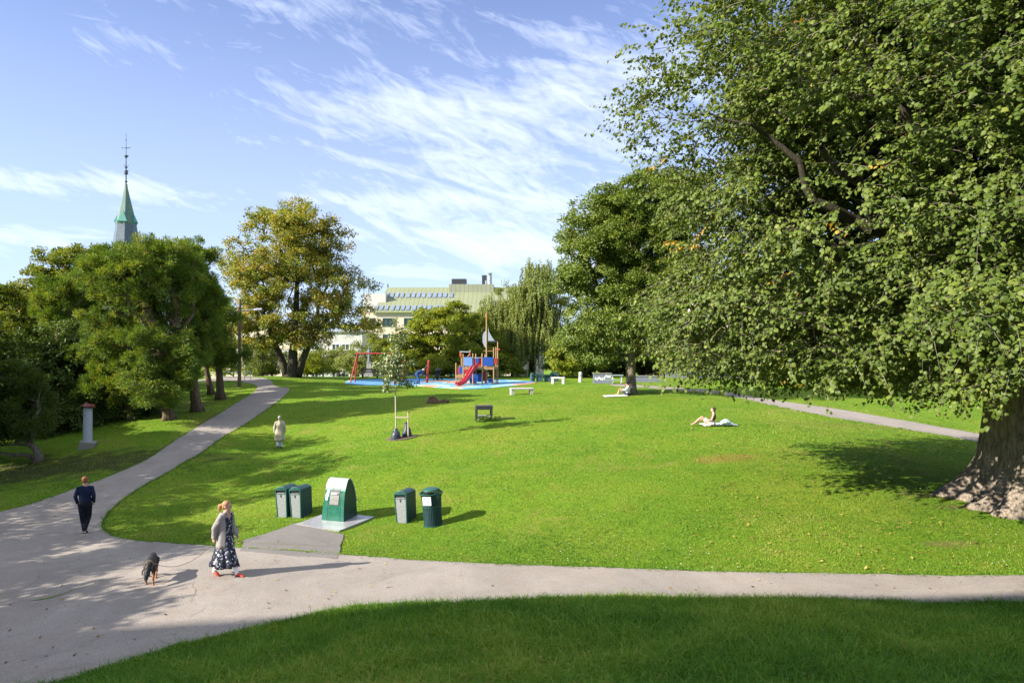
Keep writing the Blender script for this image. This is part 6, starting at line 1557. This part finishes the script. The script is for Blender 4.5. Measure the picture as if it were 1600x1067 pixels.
pt = c+M @ Vector((0, -.115, .03))
shell_part('ponytail', [([pt, pt+M @ Vector((0, -.05, -.02)), pt+M @ Vector((0, -.075, -.09)), pt+M @ Vector((.0, -.07, -.17))], [.028, .045, .042, .018])], hairm, h_o, .008, post=lambda v: v+Vector((mnoise.noise(v*40)*.008, mnoise.noise(v*38)*.008, 0)))

# fallen leaves on the path, the near grass and under the trees
def litter(n, seed, y0, y1, xr, sz, paved):
    r = np.random.default_rng(seed); Y = y0*(y1/y0)**r.random(n); X = (xr[0]+(xr[1]-xr[0])*r.random(n))*Y
    on_p = pip(X, Y, PATH) | pip(X, Y, RP) | pip(X, Y, APR)
    ok = on_p == paved; X, Y = X[ok], Y[ok]; n = len(X); Z = terr(X, Y)+(.036 if paved else .05); a = r.random(n)*6.283
    s = sz*(.5+.8*r.random(n)); c = np.stack([X, Y, Z], 1); u = np.stack([np.cos(a), np.sin(a), .25*r.standard_normal(n)], 1); v = np.stack([-np.sin(a), np.cos(a), .25*r.standard_normal(n)], 1)
    up = np.array([0, 0, 1.0])*s[:, None]*.25
    V = np.stack([c-u*s[:, None], c-v*s[:, None]*.6+up, c+u*s[:, None]+up*.5, c+v*s[:, None]*.6], 1).reshape(-1, 3); k = (np.arange(n)*4)[:, None]
    return V, np.concatenate([k+np.array([[0, 1, 2]]), k+np.array([[0, 2, 3]])], 1).ravel(), np.repeat(r.random(n), 2)
M_LITTER = leaf_mat('fallen_leaf', [(0, (.10, .055, .03)), (.5, (.26, .16, .05)), (1, (.42, .32, .08))], trans=.15, gloss=.02)
tag(grass_mesh('fallen_leaves', [litter(900, 91, 11, 50, (-.8, .8), .035, True), litter(500, 92, 7, 13, (-.5, .9), .03, False), litter(1500, 93, 14, 45, (.25, .85), .04, False), litter(500, 94, 16, 45, (-.75, -.3), .035, False)], M_LITTER), 'scattered dry yellow and brown leaves on the path and lawn', 'leaves', kind='stuff')

# the dog: black with tan legs, walking towards the camera with its head low
b = gp(236, 909)
o = thing('dog', b, 'black dog with tan legs walking towards the camera with its head down', 'dog', rz=R(202))
bm = bmesh.new()
loft(bm, [(0, -.36, .46), (0, -.22, .47), (0, 0, .44), (0, .2, .45), (0, .34, .50)], [(.085, .10), (.10, .115), (.11, .13), (.125, .155), (.09, .11)], side=(1, 0, 0), n=18)
loft(bm, [(0, .30, .52), (0, .42, .50), (0.02, .52, .42)], [(.075, .09), (.065, .075), (.06, .065)], side=(1, 0, 0))
loft(bm, [(.02, .50, .43), (.03, .58, .35), (.03, .64, .27)], [(.068, .065), (.062, .058), (.034, .03)], side=(1, 0, 0))
ball(bm, (.03, .66, .245), (.02, .018, .016), 8)
for (x, ya, yb) in ((-.075, .28, .34), (.075, .24, .14)): loft(bm, [(x, ya-.02, .42), (x*1.05, ya-.02, .28), (x, (ya+yb)/2+.02, .17), (x, yb, .05), (x, yb+.05, .025)], [.055, .038, .026, .022, .028], n=10)
for (x, ya, yb) in ((-.08, -.30, -.22), (.08, -.32, -.46)): loft(bm, [(x, ya, .42), (x, ya+.07, .30), (x, (ya+yb)/2-.08, .17), (x, yb-.02, .05), (x, yb+.05, .025)], [.07, .05, .028, .022, .028], n=10)
loft(bm, [(0, -.40, .48), (0, -.52, .42), (0.02, -.60, .30)], [.028, .03, .015])
def dogmat():
    m, t, out = mat('black_and_tan_fur'); tcn = t.add('ShaderNodeTexCoord'); sz = t.add('ShaderNodeSeparateXYZ', i_0=tcn.outputs['Object'])
    n = t.add('ShaderNodeTexNoise', i_Vector=tcn.outputs['Object'], i_Scale=16, i_Detail=6.0)
    h_ = t.math('ADD', sz.outputs[2], t.math('MULTIPLY', t.math('SUBTRACT', n.outputs[0], .5), .12))
    c = t.mix(t.rng(h_, .22, .27), (.30, .115, .04), t.mix(n.outputs[0], (.006, .0055, .0055), (.022, .02, .019)))
    b = t.add('ShaderNodeBsdfPrincipled', i_Base_Color=c, i_Roughness=.6); n2 = t.add('ShaderNodeTexNoise', i_Vector=tcn.outputs['Object'], i_Scale=70, i_Detail=4.0)
    t.put(b.inputs['Normal'], t.add('ShaderNodeBump', i_Strength=.8, i_Distance=.02, i_Height=n2.outputs[0])); t.l.new(b.outputs[0], out.inputs[0]); return m
me = remesh(bm, .010, 4)
for v in me.vertices: v.co += v.normal*(.012*mnoise.noise(v.co*22)+.006*mnoise.noise(v.co*60))
body = link('body', me, dogmat(), o)
MF = simple('black_fur', (.018, .016, .015), .6, bump=.8, bscale=60)
for sx_ in (-1, 1):
    shell_part('ear', [([(.02+sx_*.05, .50, .475), (.02+sx_*.095, .52, .42), (.02+sx_*.095, .545, .345)], [(.03, .014), (.036, .014), (.028, .012)], (0, 1, 0))], MF, body, .008)
    bm = bmesh.new(); ball(bm, (.03+sx_*.034, .585, .395), .010, 8); obj('eye', bm, M_EYE, body, smooth=True)
bm = bmesh.new(); nn = 20
for k in range(nn):
    a0, a1 = 6.2832*k/nn, 6.2832*(k+1)/nn
    f_ = lambda a: Vector((.082*math.cos(a), .40+.03*math.sin(a)*-1, .50+.095*math.sin(a)))
    cyl(bm, f_(a0), f_(a1), .009, n=6)
obj('collar', bm, simple('brown_collar', (.25, .15, .08)), body)
DOGM = Matrix.Translation(b) @ Matrix.Rotation(R(202), 4, 'Z'); WM = Matrix.Translation(WOMAN.location) @ Matrix.Rotation(R(-108), 4, 'Z')
pa = DOGM @ Vector((0, .40, .59)); pc = WM @ (WR+Vector((0, 0, -.08)))
bm = bmesh.new(); P = []
for k in range(25):
    t = k/24; p = pa.lerp(pc, t); p.z -= 4*t*(1-t)*.30; p.z = max(p.z, tz(p.x, p.y)+.05); P.append(p)
base = pa.copy(); loft(bm, [p-base for p in P], [.0065]*25, n=6, capr=False); o = obj('dog_lead', bm, simple('lead_cord', (.12, .09, .07), .8), smooth=True); o.location = base
tag(o, 'thin dark lead running from the woman to the black dog', 'dog lead')

# elderly person in a long beige coat
b = gp(437, 700); MB_ = cloth('beige_coat', (.43, .38, .27), knit=.2); 
J = std(1.62, kn_l=(-.09, .0, .49), an_l=(-.09, -.05, .13), toe_l=(-.09, .1, .05), kn_r=(.05, .06, .49), an_r=(.045, .08, .08), toe_r=(.05, .25, .03), wr_l=(-.25, .02, .86), wr_r=(.25, .02, .86), el_l=(-.25, -.03, 1.13), el_r=(.25, -.03, 1.13))
o, g, c, M = person('person with grey hair in a long beige coat and white trousers walking over the lawn', b, R(12), J, vox=.010)
k = 1.62/1.72
shell_part('coat', [([Vector((0, 0, .50*k)), Vector((0, 0, .75*k)), g['pelvis'], g['waist'], g['chest'], g['neck']-Vector((0, 0, .03))], [(.235, .19), (.225, .18), (.205, .16), (.19, .15), (.20, .145), (.085, .08)], (1, 0, 0), 24)]
           + [([g['sh_'+q]+Vector((.05 if q == 'l' else -.05, 0, -.01)), g['sh_'+q], g['el_'+q], g['wr_'+q]], [.082, .08, .07, .06]) for q in 'lr'], MB_, o, .012,
           post=lambda v: v+Vector((mnoise.noise(Vector((v.x*10, v.y*10, v.z*2)))*.018, mnoise.noise(Vector((v.x*12, v.y*9, v.z*2+5)))*.022, 0)))
shell_part('trousers', [([g['hip_'+q], g['kn_'+q], g['an_'+q]+Vector((0, 0, .02))], [.10, .08, .078]) for q in 'lr'], cloth('white_trousers', (.66, .66, .70)), o)
for q in 'lr': shoe(o, g, q, M_SHOE, .95)
hair('hair', c, M, 1.0, simple('grey_hair', (.30, .275, .24), .8, var=.3, scale=30, bump=.5), o)

# sunbathing woman on a towel
b = gp(1108, 666); MS_ = R(78)
J = dict(pelvis=(0, -.02, .11), waist=(0, -.06, .26), chest=(0, -.09, .42), neck=(0, -.10, .58), head=(0, -.07, .72),
         sh_l=(-.165, -.09, .53), sh_r=(.165, -.10, .53), el_l=(-.22, .0, .30), wr_l=(-.17, .22, .22), el_r=(.22, -.12, .29), wr_r=(.20, -.06, .08),
         hip_l=(-.09, .02, .11), hip_r=(.09, .02, .11), kn_l=(-.10, .42, .40), kn_r=(.10, .38, .30), an_l=(-.10, .72, .12), an_r=(.09, .72, .08), toe_l=(-.10, .88, .05), toe_r=(.10, .88, .04))
o, g, c, M = person('woman with long brown hair in a brown top sunbathing on a towel', b+Vector((.1, 0, .02)), MS_, J, vox=.010, face=(.15, 1, .18))
shell_part('top', [([g['waist']+Vector((0, .01, 0)), g['chest'], g['chest']+Vector((0, 0, .06))], [(.138, .105), (.178, .118), (.165, .105)], (1, 0, 0), 18)], cloth('brown_top', (.13, .065, .055)), o)
shell_part('skirt', [([g['pelvis']-Vector((0, .05, 0)), g['pelvis']+Vector((0, .1, .02)), g['waist']-Vector((0, 0, .03))], [(.19, .12), (.19, .13), (.15, .11)], (1, 0, 0), 18), ([g['hip_l'], g['hip_l'].lerp(g['kn_l'], .6)], [.11, .095]), ([g['hip_r'], g['hip_r'].lerp(g['kn_r'], .6)], [.11, .095])], simple('pale_print', (.55, .47, .45), .85, var=.45, scale=22), o)
h_o = hair('hair', c, M, 1.0, simple('dark_brown_hair', (.05, .028, .018), .6, var=.3, scale=40), o, extra=(((0, -.075, -.08), (.07, .04, .10)), ((0, -.085, -.17), (.06, .032, .08))))
def towel(p, rz, sx_, sy_, lab, m, seed, cat='towel', name='towel'):
    bm = bmesh.new(); nx_, ny_ = 22, 12; G_ = []
    ca, sa = math.cos(rz), math.sin(rz)
    for j in range(ny_+1):
        rowv = []
        for i in range(nx_+1):
            u, v_ = (i/nx_-.5)*sx_, (j/ny_-.5)*sy_; x = u*ca-v_*sa; y = u*sa+v_*ca
            rowv.append(bm.verts.new((x, y, tz(p.x+x, p.y+y)-p.z+.05+.012*mnoise.noise((u*5+seed, v_*5, 0)))))
        G_.append(rowv)
    for j in range(ny_):
        for i in range(nx_): bm.faces.new((G_[j][i], G_[j][i+1], G_[j+1][i+1], G_[j+1][i]))
    o_ = obj(name, bm, m, smooth=True); o_.location = p; md = o_.modifiers.new('s', 'SOLIDIFY'); md.thickness = .012; tag(o_, lab, cat); return o_
p = gp(1123, 664); towel(p, R(4), 1.55, .75, 'pale towel spread on the grass under the sunbathing woman', cloth('pale_towel', (.60, .64, .60)), 3)
p = gp(1134, 666); o = thing('bag', p+Vector((0, 0, .07)), 'light blue cloth bag lying behind the sunbathing woman', 'bag', rz=R(6)); MLB = cloth('light_blue_cloth', (.50, .60, .70))
shell_part('body', [([(-.22, 0, .09), (-.05, 0, .13), (.16, 0, .10)], [(.16, .08), (.19, .12), (.15, .09)], (0, 1, 0), 18)], MLB, o, .015, post=lambda v: v+Vector((0, 0, mnoise.noise(v*9)*.03)))
bm = bmesh.new(); loft(bm, [(-.1, -.1, .18), (0, -.16, .26), (.12, -.12, .19)], [.012, .012, .012]); obj('handle', bm, MLB, o)

# reader leaning on the tree
b = gp(975, 618)
J = dict(pelvis=(0, -.02, .11), waist=(0, -.10, .27), chest=(0, -.17, .44), neck=(0, -.16, .61), head=(0, -.07, .73),
         sh_l=(-.165, -.15, .55), sh_r=(.165, -.15, .55), el_l=(-.22, .02, .34), wr_l=(-.10, .22, .36), el_r=(.22, .02, .34), wr_r=(.10, .22, .36),
         hip_l=(-.09, .02, .11), hip_r=(.09, .02, .11), kn_l=(-.10, .38, .46), kn_r=(.10, .36, .42), an_l=(-.10, .50, .10), an_r=(.09, .52, .09), toe_l=(-.10, .66, .05), toe_r=(.10, .68, .04))
o, g, c, M = person('person in a white top with bare tanned legs reading against the tree trunk', b+Vector((.12, 0, .02)), R(82), J, vox=.011, skin=M_SKIN2, face=(.0, 1, -.55))
shell_part('shirt', [([g['pelvis']+Vector((0, -.02, .05)), g['waist'], g['chest'], g['neck']-Vector((0, .0, .03))], [(.18, .13), (.17, .125), (.195, .135), (.08, .075)], (1, 0, 0), 18)] + [([g['sh_'+q], g['el_'+q], g['wr_'+q].lerp(g['el_'+q], .25)], [.075, .06, .05]) for q in 'lr'], cloth('white_grey_shirt', (.55, .57, .62), var=.3), o, .012)
shell_part('shorts', [([g['pelvis']-Vector((0, .04, 0)), g['pelvis']+Vector((0, .05, .02))], [(.185, .12), (.185, .125)], (1, 0, 0), 18), ([g['hip_l'], g['hip_l'].lerp(g['kn_l'], .45)], [.11, .10]), ([g['hip_r'], g['hip_r'].lerp(g['kn_r'], .45)], [.11, .10])], cloth('dark_shorts', (.06, .07, .09)), o)
hair('hair', c, M, 1.0, simple('brown_hair', (.07, .04, .025), .7), o)
p = gp(962, 619); towel(p, R(3), 1.5, .8, 'white crumpled blanket under the reader at the tree', cloth('white_blanket', (.66, .64, .60), var=.3), 8, 'blanket', 'blanket')

# parent bending over at the nest swing
b = gp(653.5, 600.5); MD = cloth('denim_blue', (.035, .075, .19))
J = std(1.70, pelvis=(0, -.12, .92), waist=(0, .02, 1.05), chest=(0, .20, 1.13), neck=(0, .36, 1.20), head=(0, .48, 1.22), sh_l=(-.17, .30, 1.16), sh_r=(.17, .30, 1.16), el_l=(-.2, .42, .92), el_r=(.2, .42, .92), wr_l=(-.15, .58, .80), wr_r=(.15, .58, .80), hip_l=(-.09, -.10, .86), hip_r=(.09, -.10, .86), an_l=(-.11, -.08, .09), toe_l=(-.11, .10, .03), an_r=(.10, .02, .09))
o, g, c, M = person('parent in blue denim with fair hair bending forward beside the nest swing', b, R(-62), J, vox=.012, face=(0, .75, -.65), up=(0, .65, .75))
shell_part('jacket', [([g['pelvis']+Vector((0, 0, .02)), g['waist'], g['chest'], g['neck']-Vector((0, .03, 0))], [(.19, .15), (.185, .15), (.205, .15), (.09, .08)], (1, 0, 0), 18)] + [([g['sh_'+q], g['el_'+q], g['wr_'+q]], [.08, .065, .05]) for q in 'lr'], cloth('blue_jacket', (.03, .055, .14)), o, .013)
shell_part('trousers', [([g['pelvis'], g['pelvis']-Vector((0, 0, .05))], [(.175, .15), (.18, .15)], (1, 0, 0), 18)] + [([g['hip_'+q], g['kn_'+q], g['an_'+q]+Vector((0, 0, .02))], [.11, .08, .07]) for q in 'lr'], MD, o, .013)
for q in 'lr': shoe(o, g, q, M_SHOE, 1)
hair('hair', c, M, 1.0, simple('fair_hair', (.55, .50, .42), .8), o)
